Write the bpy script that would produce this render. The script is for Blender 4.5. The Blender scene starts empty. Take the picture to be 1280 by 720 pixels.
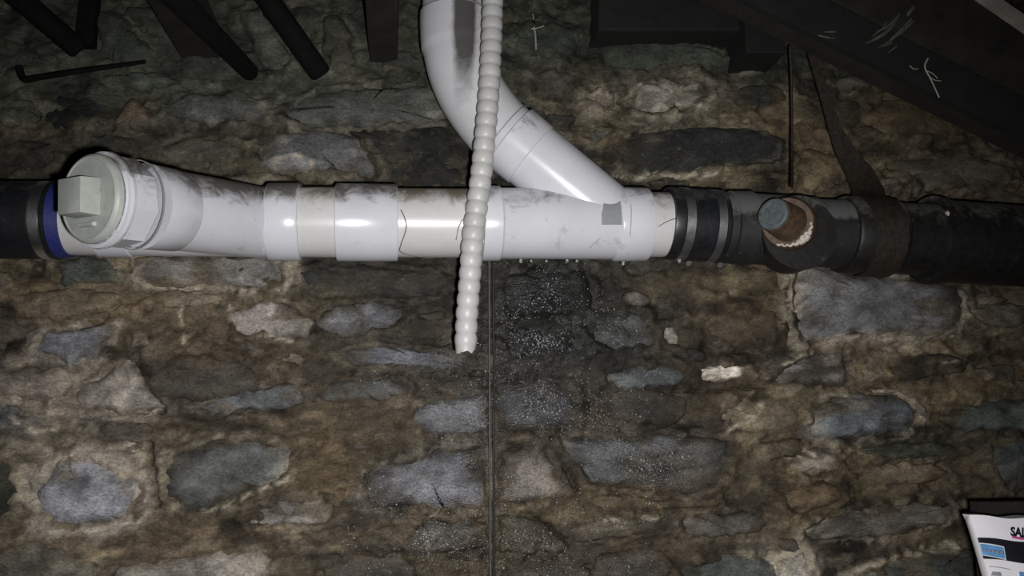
import bpy, math, random
import numpy as np
from mathutils import Vector, Matrix

random.seed(7)
rng = np.random.default_rng(7)
scene = bpy.context.scene
COL = scene.collection

# ------------------------------------------------------------------ camera, light, exposure
F = 1000.0                                   # focal length in pixels of the 1280x720 frame
PITCH, YAW = math.radians(10.2), math.radians(-8.0)
CAM = Vector((0.0, -1.40, 1.45))
cam_data = bpy.data.cameras.new('camera')
cam_data.sensor_width = 36.0
cam_data.lens = 36.0 * F / 1280.0
cam_data.clip_start = 0.02
cam = bpy.data.objects.new('camera', cam_data)
cam.rotation_euler = (math.pi / 2 + PITCH, 0, YAW)
cam.location = CAM
COL.objects.link(cam)
scene.camera = cam
RM = cam.rotation_euler.to_matrix()

world = bpy.data.worlds.new('cellar_air')
world.use_nodes = True
world.node_tree.nodes['Background'].inputs[0].default_value = (0.6, 0.75, 0.7, 1)
world.node_tree.nodes['Background'].inputs[1].default_value = 0.006
scene.world = world

# the torch / phone flash that lights the cellar, held just right of and below the lens
ld = bpy.data.lights.new('flash_light', 'SPOT')
ld.energy = 68
ld.color = (1.0, 0.985, 0.98)
ld.shadow_soft_size = 0.012
ld.spot_size = math.radians(106)
ld.spot_blend = 1.0
flash = bpy.data.objects.new('flash_light', ld)
flash.location = CAM + RM @ Vector((0.036, -0.030, -0.01))
COL.objects.link(flash)

vs = scene.view_settings
vs.view_transform = 'Standard'
vs.look = 'None'
vs.gamma = 1
vs.exposure = 0
vs.use_curve_mapping = False


def ray(px, py):
    return RM @ Vector(((px - 640) / F, (360 - py) / F, -1))


def P(px, py, Y):
    """the point of the cellar plane y = Y that stands at that place of the frame"""
    d = ray(px, py)
    return CAM + d * ((Y - CAM.y) / d.y)


def depth(p):
    return -(RM.transposed() @ (Vector(p) - CAM)).z


def rad(p, half):
    return half * depth(p) / F * 0.985


_t = P(600, 530, 0)
flash.rotation_euler = (_t - flash.location).to_track_quat('-Z', 'Y').to_euler()

# ------------------------------------------------------------------ noise
def _hash(ix, iy, s):
    n = (ix * 374761393 + iy * 668265263 + s * 974634777) & 0xFFFFFFFF
    n = ((n ^ (n >> 13)) * 1274126177) & 0xFFFFFFFF
    n = n ^ (n >> 16)
    return (n & 0xFFFFFF) / float(0xFFFFFF)


def vnoise(x, y, s=0):
    x = np.asarray(x, dtype=np.float64) + 1000.0
    y = np.asarray(y, dtype=np.float64) + 1000.0
    ix = np.floor(x).astype(np.int64); iy = np.floor(y).astype(np.int64)
    fx = x - ix; fy = y - iy
    fx = fx * fx * fx * (fx * (fx * 6 - 15) + 10); fy = fy * fy * fy * (fy * (fy * 6 - 15) + 10)
    a = _hash(ix, iy, s); b = _hash(ix + 1, iy, s); c = _hash(ix, iy + 1, s); d = _hash(ix + 1, iy + 1, s)
    return (a * (1 - fx) + b * fx) * (1 - fy) + (c * (1 - fx) + d * fx) * fy


def fbm(x, y, s=0, o=4, g=0.55):
    t = 0; a = 1.0; n = 0
    for k in range(o):
        t = t + a * vnoise(np.asarray(x) * 2 ** k + 13.7 * k, np.asarray(y) * 2 ** k + 7.3 * k, s + k)
        n += a; a *= g
    return t / n


def sstep(a, b, x):
    t = np.clip((np.asarray(x) - a) / (b - a), 0, 1)
    return t * t * (3 - 2 * t)


def lin(c):
    c = np.asarray(c, dtype=np.float64) / 255.0
    return np.where(c <= 0.04045, c / 12.92, ((c + 0.055) / 1.055) ** 2.4)


E_WALL = 0.65
def alb(c, e=E_WALL):
    return np.clip(lin(c) / e, 0, 0.9)


# ------------------------------------------------------------------ materials
def new_mat(name):
    m = bpy.data.materials.new(name)
    m.use_nodes = True
    nt = m.node_tree
    return m, nt, nt.nodes['Principled BSDF']


def nd(nt, t, **kw):
    n = nt.nodes.new(t)
    for k, v in kw.items():
        setattr(n, k, v)
    return n


def noise_node(nt, scale, detail=4, rough=0.6, vec=None, dist=0.0):
    n = nd(nt, 'ShaderNodeTexNoise')
    n.inputs['Scale'].default_value = scale
    n.inputs['Detail'].default_value = detail
    n.inputs['Roughness'].default_value = rough
    n.inputs['Distortion'].default_value = dist
    if vec is not None:
        nt.links.new(vec, n.inputs['Vector'])
    return n


def maprange(nt, src, a, b, c, d):
    n = nd(nt, 'ShaderNodeMapRange')
    n.inputs['From Min'].default_value = a; n.inputs['From Max'].default_value = b
    n.inputs['To Min'].default_value = c; n.inputs['To Max'].default_value = d
    nt.links.new(src, n.inputs['Value'])
    return n.outputs[0]


def math_node(nt, op, a, b):
    n = nd(nt, 'ShaderNodeMath', operation=op)
    for i, v in enumerate((a, b)):
        if isinstance(v, (int, float)):
            n.inputs[i].default_value = v
        else:
            nt.links.new(v, n.inputs[i])
    return n.outputs[0]


def mix_col(nt, fac, a, b, mode='MIX'):
    n = nd(nt, 'ShaderNodeMix', data_type='RGBA', blend_type=mode)
    for i, v in ((0, fac), (6, a), (7, b)):
        if isinstance(v, (int, float)):
            n.inputs[i].default_value = v
        elif isinstance(v, tuple):
            n.inputs[i].default_value = v
        else:
            nt.links.new(v, n.inputs[i])
    return n.outputs[2]


def rock_material(name, bump_scale, bump_str):
    """stone / mortar: attribute 'col' holds the mineral colour, its alpha how wet the surface is"""
    m, nt, b = new_mat(name)
    at = nd(nt, 'ShaderNodeAttribute', attribute_name='col')
    geo = nd(nt, 'ShaderNodeNewGeometry')
    mpg = nd(nt, 'ShaderNodeMapping')
    mpg.inputs['Scale'].default_value = (1, 1, 1.7)
    nt.links.new(geo.outputs['Position'], mpg.inputs['Vector'])
    pos = mpg.outputs[0]
    wet = at.outputs['Alpha']
    n1 = noise_node(nt, 38, 6, 0.65, pos, 0.4)
    n2 = noise_node(nt, 190, 5, 0.7, pos)
    f1 = maprange(nt, n1.outputs[0], 0.34, 0.66, 0.70, 1.30)
    f2 = maprange(nt, n2.outputs[0], 0.34, 0.66, 0.60, 1.42)
    f = math_node(nt, 'MULTIPLY', f1, f2)
    cx = nd(nt, 'ShaderNodeVectorMath', operation='SCALE')
    nt.links.new(at.outputs['Color'], cx.inputs[0]); nt.links.new(f, cx.inputs['Scale'])
    n3 = noise_node(nt, 75, 5, 0.7, pos)
    pale = maprange(nt, n3.outputs[0], 0.60, 0.70, 0.0, 0.26)
    c = mix_col(nt, pale, cx.outputs[0], (0.30, 0.27, 0.22, 1))
    nt.links.new(c, b.inputs['Base Color'])
    # roughness
    r = maprange(nt, wet, 0, 1, 0.78, 0.17)
    nt.links.new(r, b.inputs['Roughness'])
    sp = maprange(nt, wet, 0, 1, 0.25, 0.65)
    nt.links.new(sp, b.inputs['Specular IOR Level'])
    # relief
    nb = noise_node(nt, bump_scale, 8, 0.68, pos)
    bp = nd(nt, 'ShaderNodeBump')
    bp.inputs['Strength'].default_value = bump_str
    bp.inputs['Distance'].default_value = 0.006
    nt.links.new(nb.outputs[0], bp.inputs['Height'])
    vo = nd(nt, 'ShaderNodeTexVoronoi')
    vo.inputs['Scale'].default_value = 260
    nt.links.new(pos, vo.inputs['Vector'])
    bp2 = nd(nt, 'ShaderNodeBump')
    bp2.inputs['Distance'].default_value = 0.004
    nt.links.new(math_node(nt, 'MULTIPLY', wet, 0.65), bp2.inputs['Strength'])
    nt.links.new(vo.outputs['Distance'], bp2.inputs['Height'])
    nt.links.new(bp.outputs[0], bp2.inputs['Normal'])
    nt.links.new(bp2.outputs[0], b.inputs['Normal'])
    return m


M_STONE = rock_material('rubble_stone', 95, 0.55)
M_MORTAR = rock_material('earthy_mortar', 60, 0.8)


def plain(name, c, rough=0.5, metal=0.0, spec=0.5, nscale=60, var=0.25, bump=0.0, dirt=None, dirt_scale=25, coat=0, dnoise=.45):
    """one colour varied by noise; with dirt=(colour) the attribute 'dirt' times noise lays grime over it"""
    m, nt, b = new_mat(name)
    tc = nd(nt, 'ShaderNodeTexCoord')
    vec = tc.outputs['Object']
    n = noise_node(nt, nscale, 5, 0.6, vec)
    f = maprange(nt, n.outputs[0], 0.3, 0.7, 1 - var, 1 + var)
    cx = nd(nt, 'ShaderNodeVectorMath', operation='SCALE')
    cx.inputs[0].default_value = c[:3]
    nt.links.new(f, cx.inputs['Scale'])
    out = cx.outputs[0]
    b.inputs['Roughness'].default_value = rough
    if dirt is not None:
        at = nd(nt, 'ShaderNodeAttribute', attribute_name='dirt')
        n2 = noise_node(nt, dirt_scale, 6, 0.7, vec, 0.6)
        k = math_node(nt, 'ADD', at.outputs['Fac'], maprange(nt, n2.outputs[0], 0.3, 0.7, -dnoise, dnoise))
        k = maprange(nt, k, 0.25, 0.85, 0.0, 0.92)
        out = mix_col(nt, k, out, (*dirt, 1))
        n4 = noise_node(nt, 130, 3, 0.6, vec)
        spk = maprange(nt, n4.outputs[0], 0.70, 0.76, 0.0, 0.45)
        out = mix_col(nt, spk, out, (0.16, 0.14, 0.12, 1))
        nt.links.new(maprange(nt, k, 0, 1, rough, 0.8), b.inputs['Roughness'])
    nt.links.new(out, b.inputs['Base Color'])
    b.inputs['Metallic'].default_value = metal
    b.inputs['Specular IOR Level'].default_value = spec
    b.inputs['Coat Weight'].default_value = coat
    if bump:
        nb = noise_node(nt, nscale * 2.0, 6, 0.65, vec)
        bp = nd(nt, 'ShaderNodeBump')
        bp.inputs['Strength'].default_value = bump
        bp.inputs['Distance'].default_value = 0.003
        nt.links.new(nb.outputs[0], bp.inputs['Height'])
        nt.links.new(bp.outputs[0], b.inputs['Normal'])
    return m


GRIME = (0.075, 0.062, 0.046)
M_PVC = plain('white_pvc', (0.585, 0.59, 0.63), 0.24, nscale=9, var=0.07, dirt=GRIME)
M_CREAM = plain('cream_pvc', (0.555, 0.545, 0.54), 0.3, nscale=12, var=0.06, dirt=(0.12, 0.095, 0.06))
M_STREAKED = plain('soot_streaked_pvc', (0.55, 0.555, 0.575), 0.24, nscale=9, var=0.07, dirt=(0.030, 0.024, 0.019), dnoise=.16)
M_PLUG = plain('weathered_grey_pvc', (0.38, 0.40, 0.37), 0.45, nscale=40, var=0.14, dirt=(0.14, 0.14, 0.12), bump=0.1)
M_LABEL = plain('grey_sticker', (0.24, 0.25, 0.26), 0.6, nscale=30, var=0.1)
M_PENCIL = plain('pencil_line', (0.12, 0.11, 0.11), 0.8, var=0.3)
M_RUBBER = plain('black_rubber', (0.010, 0.011, 0.013), 0.42, nscale=80, var=0.4, dirt=(0.04, 0.042, 0.035), dirt_scale=40)
M_STEEL = plain('clamp_steel', (0.9, 0.9, 0.9), 0.34, metal=1.0, nscale=60, var=0.2, bump=0.08)
M_DULLSTEEL = plain('dull_clamp_steel', (0.34, 0.34, 0.35), 0.48, metal=1.0, nscale=60, var=0.3, bump=0.1)
M_BLUE = plain('blue_tape', (0.018, 0.025, 0.135), 0.55, nscale=300, var=0.35)
M_IRON = plain('black_cast_iron', (0.010, 0.0095, 0.009), 0.5, nscale=70, var=0.45, bump=0.22, dirt=(0.085, 0.085, 0.075), dirt_scale=45)  # second colour greys the upward faces
M_IRONGREY = plain('grey_scaled_iron', (0.014, 0.014, 0.014), 0.6, nscale=60, var=0.3, bump=0.2, dirt=(0.11, 0.115, 0.11), dirt_scale=45)  # second colour makes the upward faces a lighter grey
M_RUST = plain('rusty_bushing', (0.075, 0.045, 0.026), 0.55, nscale=90, var=0.5, bump=0.6)
M_CRUST = plain('mineral_crust', (0.55, 0.50, 0.44), 0.6, nscale=160, var=0.4, bump=0.8)
M_PLUGBLUE = plain('blue_grey_plug', (0.085, 0.10, 0.105), 0.6, nscale=90, var=0.35, bump=0.3)
M_STRAP = plain('rusty_strap', (0.022, 0.016, 0.011), 0.6, nscale=120, var=0.6, bump=0.5)
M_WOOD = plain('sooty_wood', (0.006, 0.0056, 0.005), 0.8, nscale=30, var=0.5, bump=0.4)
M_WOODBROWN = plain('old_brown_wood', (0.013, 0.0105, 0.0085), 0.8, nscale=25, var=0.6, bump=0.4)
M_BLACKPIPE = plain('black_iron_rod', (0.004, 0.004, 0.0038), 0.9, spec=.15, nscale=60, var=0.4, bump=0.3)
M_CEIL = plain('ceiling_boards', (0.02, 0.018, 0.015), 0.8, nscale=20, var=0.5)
M_FLOOR = plain('earth_floor', (0.10, 0.085, 0.065), 0.85, nscale=14, var=0.4, bump=0.6)
M_CABLE = plain('dusty_cable', (0.085, 0.078, 0.066), 0.6, nscale=60, var=0.3)
M_CABLEDARK = plain('black_cable', (0.014, 0.012, 0.010), 0.6, nscale=60, var=0.3)
M_BAG = plain('white_plastic_film', (0.80, 0.79, 0.83), 0.28, nscale=14, var=0.05, bump=0.12)
M_INK = plain('black_ink', (0.012, 0.012, 0.016), 0.35, var=0.1)
M_SKY = plain('light_blue_ink', (0.12, 0.30, 0.56), 0.35, nscale=90, var=0.2)
M_NAVY = plain('slate_blue_ink', (0.10, 0.17, 0.32), 0.35, nscale=90, var=0.2)
M_MAGENTA = plain('magenta_ink', (0.48, 0.07, 0.25), 0.35, var=0.05)
M_GREYINK = plain('grey_ink', (0.28, 0.28, 0.30), 0.4, nscale=90, var=0.2)
M_WHITEINK = plain('white_ink', (0.75, 0.75, 0.78), 0.35, var=0.05)
M_COBWEB = plain('dusty_cobweb', (0.30, 0.30, 0.27), 0.9, var=0.3)
M_PAINT = plain('pale_scuff', (0.075, 0.088, 0.07), 0.7, nscale=120, var=0.5)
M_BATTEN = plain('pale_batten', (0.30, 0.28, 0.24), 0.7, nscale=40, var=0.25)


def hose_material():
    m, nt, b = new_mat('milky_ribbed_plastic')
    tc = nd(nt, 'ShaderNodeTexCoord')
    n = noise_node(nt, 30, 4, 0.6, tc.outputs['Object'])
    c = mix_col(nt, maprange(nt, n.outputs[0], 0.4, 0.72, 0, 0.5), (0.48, 0.48, 0.47, 1), (0.34, 0.33, 0.31, 1))
    nt.links.new(c, b.inputs['Base Color'])
    b.inputs['Roughness'].default_value = 0.42
    b.inputs['Subsurface Weight'].default_value = 0.0
    return m


def water_material():
    m, nt, b = new_mat('water')
    b.inputs['Base Color'].default_value = (0.9, 0.9, 0.88, 1)
    b.inputs['Roughness'].default_value = 0.03
    b.inputs['Transmission Weight'].default_value = 0.85
    b.inputs['IOR'].default_value = 1.33
    return m


M_BEAD = plain('water_film_bead', (0.40, 0.41, 0.43), 0.28, spec=1.0, var=.1, coat=1.0)  # pale base colour paints the glints of the beads
M_HOSE = hose_material()
M_WATER = water_material()


# ------------------------------------------------------------------ mesh helpers
class MB:
    def __init__(self):
        self.v, self.f = [], []

    def add(self, vs, fs):
        o = len(self.v)
        self.v += [Vector(p) for p in vs]
        self.f += [tuple(i + o for i in f) for f in fs]
        return self

    def lathe(self, a, b, prof, seg=48, cap0=True, cap1=True, sides=None, rot=0.0):
        """profile [(metres from a along ab, radius)] turned round the axis a->b"""
        a = Vector(a); d = (Vector(b) - a).normalized()
        u = d.cross(Vector((0, 0, 1)))
        if u.length < 1e-3:
            u = d.cross(Vector((1, 0, 0)))
        u.normalize(); w = u.cross(d)
        n = sides or seg
        vs = []
        for s, r in prof:
            for k in range(n):
                t = 2 * math.pi * k / n + rot
                vs.append(a + d * s + (u * math.cos(t) + w * math.sin(t)) * r)
        fs = []
        for i in range(len(prof) - 1):
            for k in range(n):
                k2 = (k + 1) % n
                fs.append((i * n + k, i * n + k2, (i + 1) * n + k2, (i + 1) * n + k))
        if cap0:
            fs.append(tuple(range(n)))
        if cap1:
            fs.append(tuple(reversed(range((len(prof) - 1) * n, len(prof) * n))))
        return self.add(vs, fs)

    def tube(self, pts, radii, seg=20, cap=True):
        pts = [Vector(p) for p in pts]
        if not hasattr(radii, '__len__'):
            radii = [radii] * len(pts)
        n = len(pts); vs = []; fs = []
        t0 = (pts[1] - pts[0]).normalized()
        u = t0.cross(Vector((0.13, -1, 0.07)))
        if u.length < 1e-3:
            u = t0.cross(Vector((1, 0, 0)))
        u.normalize()
        for i, p in enumerate(pts):
            t = (pts[min(i + 1, n - 1)] - pts[max(i - 1, 0)]).normalized()
            u = (u - t * u.dot(t)).normalized()
            w = t.cross(u)
            for k in range(seg):
                a = 2 * math.pi * k / seg
                vs.append(p + (u * math.cos(a) + w * math.sin(a)) * radii[i])
        for i in range(n - 1):
            for k in range(seg):
                k2 = (k + 1) % seg
                fs.append((i * seg + k, i * seg + k2, (i + 1) * seg + k2, (i + 1) * seg + k))
        if cap:
            fs.append(tuple(reversed(range(seg)))); fs.append(tuple(range((n - 1) * seg, n * seg)))
        return self.add(vs, fs)

    def hexa(self, c):
        """eight corners: four of one face, then the four opposite them"""
        return self.add(c, [(0, 1, 2, 3), (7, 6, 5, 4), (0, 4, 5, 1), (1, 5, 6, 2), (2, 6, 7, 3), (3, 7, 4, 0)])

    def build(self, name, mat, parent=None, origin=None, smooth=True, dirt=0.0, bevel=0.0, angle=35, dl=(.02, .72)):
        o0 = Vector(origin) if origin is not None else (Vector(parent['_o']) if parent is not None and '_o' in parent else Vector((0, 0, 0)))
        me = bpy.data.meshes.new(name)
        me.from_pydata([tuple(p - o0) for p in self.v], [], self.f)
        me.update()
        import bmesh
        bm = bmesh.new(); bm.from_mesh(me)
        bmesh.ops.recalc_face_normals(bm, faces=bm.faces)
        if bevel:
            bmesh.ops.bevel(bm, geom=list(bm.edges), offset=bevel, segments=2, affect='EDGES', profile=0.6)
        bm.to_mesh(me); bm.free()
        if smooth:
            me.polygons.foreach_set('use_smooth', [True] * len(me.polygons))
            try:
                me.set_sharp_from_angle(angle=math.radians(angle))
            except Exception:
                pass
        if dirt is not None:
            n = len(me.vertices)
            no = np.zeros(n * 3); me.vertices.foreach_get('normal', no); no = no.reshape(-1, 3)
            top = sstep(dl[0], dl[1], no[:, 2]) * dirt
            a = me.attributes.new('dirt', 'FLOAT', 'POINT')
            a.data.foreach_set('value', top.astype(np.float32))
        me.materials.append(mat)
        ob = bpy.data.objects.new(name, me)
        COL.objects.link(ob)
        if parent is not None:
            ob.parent = parent
            ob['_o'] = tuple(o0)
        else:
            ob.location = o0
            ob['_o'] = tuple(o0)
        return ob


def thing(name, loc, label, cat, group=None):
    o = bpy.data.objects.new(name, None)
    o.empty_display_size = 0.05
    COL.objects.link(o)
    o.location = loc
    o['_o'] = tuple(loc)
    o['label'] = label; o['category'] = cat
    if group:
        o['group'] = group
    return o


def tag(o, label, cat, group=None):
    o['label'] = label; o['category'] = cat
    if group:
        o['group'] = group
    return o


def struct(o, label=None):
    o['kind'] = 'structure'
    if label:
        o['label'] = label
    return o


def catmull(pts, n_per, closed=False):
    pts = [Vector(p) for p in pts]; out = []; n = len(pts)
    rngi = range(n) if closed else range(n - 1)
    for i in rngi:
        if closed:
            p0, p1, p2, p3 = pts[i - 1], pts[i], pts[(i + 1) % n], pts[(i + 2) % n]
        else:
            p0, p1, p2, p3 = pts[max(i - 1, 0)], pts[i], pts[i + 1], pts[min(i + 2, n - 1)]
        for k in range(n_per):
            t = k / n_per
            out.append(0.5 * ((2 * p1) + (p2 - p0) * t + (2 * p0 - 5 * p1 + 4 * p2 - p3) * t * t + (3 * p1 - p0 - 3 * p2 + p3) * t ** 3))
    if not closed:
        out.append(pts[-1])
    return out


# ------------------------------------------------------------------ the rubble wall: colour and wetness of the place
def wpt(px, py):
    p = P(px, py, 0.0)
    return p.x, p.z


MPX = 0.00145     # metres of wall per pixel of the frame, about
# patches of lime, earth, algae and damp in the mortar, and one narrow dark spot: px, py, rx, ry, colour as seen, strength
PATCH = [
    (610, 520, 330, 210, (50, 44, 34), .75), (640, 400, 220, 90, (38, 36, 30), .7),
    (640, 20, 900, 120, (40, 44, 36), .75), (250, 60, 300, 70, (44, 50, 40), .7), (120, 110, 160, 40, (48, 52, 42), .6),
    (1150, 140, 150, 60, (62, 54, 36), .8), (1200, 210, 120, 40, (66, 58, 42), .7), (1040, 200, 50, 50, (86, 72, 50), .8),
    (880, 130, 130, 45, (84, 78, 64), .8), (960, 140, 60, 40, (84, 68, 46), .7), (740, 125, 30, 25, (92, 84, 72), .8),
    (900, 222, 90, 12, (86, 74, 50), .8), (560, 190, 130, 40, (34, 34, 30), .8),
    (165, 140, 35, 25, (72, 62, 44), .8), (300, 160, 50, 10, (82, 68, 52), .6), (60, 200, 90, 30, (44, 40, 32), .7),
    (250, 190, 120, 25, (56, 54, 42), .7), (470, 135, 110, 25, (58, 58, 52), .7),
    (110, 375, 130, 30, (92, 78, 58), .8), (260, 375, 70, 22, (98, 84, 66), .7), (60, 475, 90, 35, (112, 102, 88), .9),
    (150, 500, 80, 30, (112, 104, 94), .8), (45, 530, 60, 30, (104, 96, 82), .7), (20, 610, 40, 60, (78, 70, 54), .7),
    (110, 610, 95, 62, (120, 108, 92), .95), (150, 560, 60, 20, (98, 88, 72), .7), (120, 685, 130, 28, (96, 84, 64), .85),
    (270, 420, 70, 50, (74, 62, 46), .8), (300, 470, 120, 50, (60, 52, 42), .7), (360, 520, 120, 30, (70, 60, 46), .7),
    (400, 590, 50, 60, (76, 62, 42), .9), (270, 670, 160, 25, (72, 60, 44), .8), (400, 690, 80, 30, (92, 82, 66), .7),
    (460, 510, 80, 40, (66, 56, 42), .8), (470, 460, 140, 20, (54, 48, 38), .7), (540, 650, 120, 20, (70, 58, 40), .8),
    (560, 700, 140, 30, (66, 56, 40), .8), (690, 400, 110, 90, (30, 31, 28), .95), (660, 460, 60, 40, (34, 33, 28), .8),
    (760, 620, 120, 25, (72, 58, 38), .85), (780, 690, 140, 40, (70, 58, 42), .8), (720, 700, 80, 40, (48, 44, 34), .7),
    (900, 350, 110, 22, (78, 66, 44), .85), (930, 400, 60, 40, (70, 58, 42), .8), (940, 510, 60, 40, (88, 76, 56), .85),
    (830, 500, 110, 40, (50, 43, 32), .8), (1000, 620, 60, 40, (82, 66, 44), .8), (980, 700, 45, 26, (140, 132, 118), .9),
    (1120, 590, 120, 35, (82, 68, 48), .8), (1180, 680, 90, 25, (84, 72, 54), .8), (1130, 480, 120, 22, (84, 70, 50), .85),
    (1240, 400, 60, 40, (92, 80, 60), .8), (1240, 470, 60, 25, (84, 72, 54), .7), (1100, 435, 110, 14, (104, 90, 70), .8),
    (1170, 560, 100, 20, (58, 54, 42), .7), (1240, 590, 60, 30, (70, 62, 48), .7), (900, 650, 100, 30, (70, 60, 46), .8),
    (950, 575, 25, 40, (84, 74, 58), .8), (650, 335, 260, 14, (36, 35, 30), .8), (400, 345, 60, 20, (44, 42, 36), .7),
    (1115, 372, 14, 34, (26, 23, 18), .9),  # narrow dark spot below the strapped pipe
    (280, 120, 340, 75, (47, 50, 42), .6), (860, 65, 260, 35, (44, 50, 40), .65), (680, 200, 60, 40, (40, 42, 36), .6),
]
WETS = [(660, 400, 110, 90, 1.0), (650, 520, 170, 60, 1.0), (600, 600, 160, 60, 0.95), (790, 580, 110, 45, 0.9), (640, 680, 210, 50, 0.9),
        (560, 460, 110, 40, 0.6), (780, 650, 60, 12, 1.0), (820, 400, 70, 60, 0.35)]
CRACKS = [([(189, 552), (192, 575), (193, 600), (200, 630)], 3.2, (22, 18, 13)), ([(160, 372), (140, 388), (122, 404), (100, 408)], 1.8, (34, 29, 22)),  # dark colour stands in for the shade inside the cracks
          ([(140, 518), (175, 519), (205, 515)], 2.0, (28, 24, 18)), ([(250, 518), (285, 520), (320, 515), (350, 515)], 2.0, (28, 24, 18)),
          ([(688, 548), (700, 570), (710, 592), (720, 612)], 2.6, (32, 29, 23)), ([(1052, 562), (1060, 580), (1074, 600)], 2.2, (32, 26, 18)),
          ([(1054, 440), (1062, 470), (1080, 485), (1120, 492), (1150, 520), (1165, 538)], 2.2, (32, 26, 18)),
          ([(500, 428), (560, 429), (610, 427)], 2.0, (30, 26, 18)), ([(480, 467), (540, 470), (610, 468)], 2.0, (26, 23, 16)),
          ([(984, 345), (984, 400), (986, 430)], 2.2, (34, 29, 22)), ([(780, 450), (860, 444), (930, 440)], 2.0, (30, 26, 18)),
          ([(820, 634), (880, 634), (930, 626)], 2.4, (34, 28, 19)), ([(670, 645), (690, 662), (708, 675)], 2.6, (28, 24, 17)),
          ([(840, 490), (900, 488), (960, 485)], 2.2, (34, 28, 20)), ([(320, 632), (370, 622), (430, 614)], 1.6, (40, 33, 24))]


def wall_colour(x, z):
    """mineral colour (as seen, sRGB) and wetness at places of the wall"""
    n1 = fbm(x * 9, z * 16, 1, 6); n2 = fbm(x * 24, z * 36, 9, 6, .65); n3 = fbm(x * 5, z * 7, 21, 4)
    c = np.empty(x.shape + (3,))
    base = np.array((64., 56., 42.)); dark = np.array((33., 30., 24.)); pale = np.array((110., 102., 88.))
    k1 = sstep(.44, .60, n1)[..., None]; k2 = sstep(.52, .64, n2)[..., None]
    c[:] = base * (1 - k1) + dark * k1
    c = c * (1 - .55 * k2) + pale * .55 * k2
    wx = (fbm(x * 16, z * 16, 33, 4) - .5) * .10; wz = (fbm(x * 16, z * 16, 44, 4) - .5) * .07
    wet = np.zeros(x.shape)
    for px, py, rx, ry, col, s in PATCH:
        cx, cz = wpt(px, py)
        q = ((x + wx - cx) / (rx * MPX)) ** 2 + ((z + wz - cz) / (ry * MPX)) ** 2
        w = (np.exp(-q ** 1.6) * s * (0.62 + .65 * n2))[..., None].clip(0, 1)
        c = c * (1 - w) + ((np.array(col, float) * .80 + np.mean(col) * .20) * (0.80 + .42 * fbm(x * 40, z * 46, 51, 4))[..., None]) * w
    # lime smears and dark soil over everything, in patches of their own
    l1 = fbm(x * 20, z * 34, 81, 6, .62); l2 = fbm(x * 16, z * 28, 91, 6, .62)
    kl = (sstep(.57, .68, l1) * .6)[..., None]; kd = (sstep(.55, .66, l2) * .62)[..., None]
    c = c * (1 - kl) + np.clip(c * 1.42 + 6, 0, 200) * kl
    c = c * (1 - kd) + c * .52 * kd
    for px, py, rx, ry, s in WETS:
        cx, cz = wpt(px, py)
        q = ((x + wx - cx) / (rx * MPX)) ** 2 + ((z + wz - cz) / (ry * MPX)) ** 2
        wet = np.maximum(wet, np.exp(-q ** 1.3) * s)
    wet = wet * sstep(.22, .50, n3 * .5 + n2 * .5)
    return c, wet


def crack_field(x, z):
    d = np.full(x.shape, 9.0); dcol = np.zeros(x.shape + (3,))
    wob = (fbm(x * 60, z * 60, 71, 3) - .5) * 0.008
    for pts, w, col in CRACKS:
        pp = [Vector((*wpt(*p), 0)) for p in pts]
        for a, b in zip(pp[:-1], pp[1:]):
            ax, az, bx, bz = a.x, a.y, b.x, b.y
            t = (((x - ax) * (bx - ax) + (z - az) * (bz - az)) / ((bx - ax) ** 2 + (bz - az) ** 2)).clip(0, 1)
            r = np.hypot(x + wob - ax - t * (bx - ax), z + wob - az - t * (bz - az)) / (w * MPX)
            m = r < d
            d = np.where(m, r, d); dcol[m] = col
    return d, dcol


# white lime bloomed in veins along stone edges, plus one painted ridge highlight
LIMES = [([(48, 600), (60, 585), (78, 570), (100, 566), (125, 570), (145, 577), (160, 592)], 3.6), ([(44, 610), (42, 630), (48, 648)], 3.5),
         ([(75, 664), (105, 664), (140, 657), (162, 651)], 3.2), ([(1058, 722), (1075, 708), (1100, 698), (1125, 692), (1160, 684), (1200, 680)], 3.0),
         ([(985, 340), (985, 380), (987, 425)], 2.0), ([(988, 430), (1015, 424), (1045, 422), (1060, 428)], 2.2), ([(1100, 424), (1140, 426), (1190, 420)], 1.8),
         ([(345, 328), (360, 338), (362, 352), (358, 362)], 3.2), ([(228, 385), (230, 405), (231, 428)], 2.2),
         ([(255, 640), (285, 630), (310, 618), (340, 608), (366, 595)], 2.2), ([(1008, 525), (1014, 540)], 2), ([(1090, 492), (1115, 490), (1135, 503), (1146, 520)], 1.8),
         ([(975, 718), (970, 700), (985, 690), (1000, 695), (1008, 712), (1012, 725)], 4), ([(765, 218), (790, 222), (820, 220), (850, 224), (900, 217)], 2.4),
         ([(800, 110), (830, 122), (870, 112)], 4), ([(810, 140), (850, 134), (880, 138)], 3.5), ([(962, 462), (985, 450), (1010, 442)], 2.2), ([(905, 540), (930, 525), (950, 505)], 2.8),
         ([(920, 510), (945, 535)], 2.4), ([(988, 570), (1005, 564), (1030, 575)], 3), ([(745, 648), (780, 644), (822, 648)], 2.4), ([(70, 412), (110, 406), (145, 403)], 2),  # third vein paints the highlight on a wet ridge
         ([(100, 520), (150, 522), (200, 512)], 1.8), ([(20, 520), (48, 540), (70, 535)], 2.6), ([(140, 560), (165, 556), (178, 572), (180, 600)], 3), ([(290, 385), (300, 410), (330, 420), (365, 426)], 2.2),
         ([(740, 120), (752, 112), (766, 130)], 3), ([(1100, 436), (1130, 434), (1160, 440)], 1.8), ([(1170, 452), (1215, 456), (1260, 462)], 1.6), ([(330, 190), (350, 205), (372, 200), (390, 212)], 3.2)]


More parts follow.
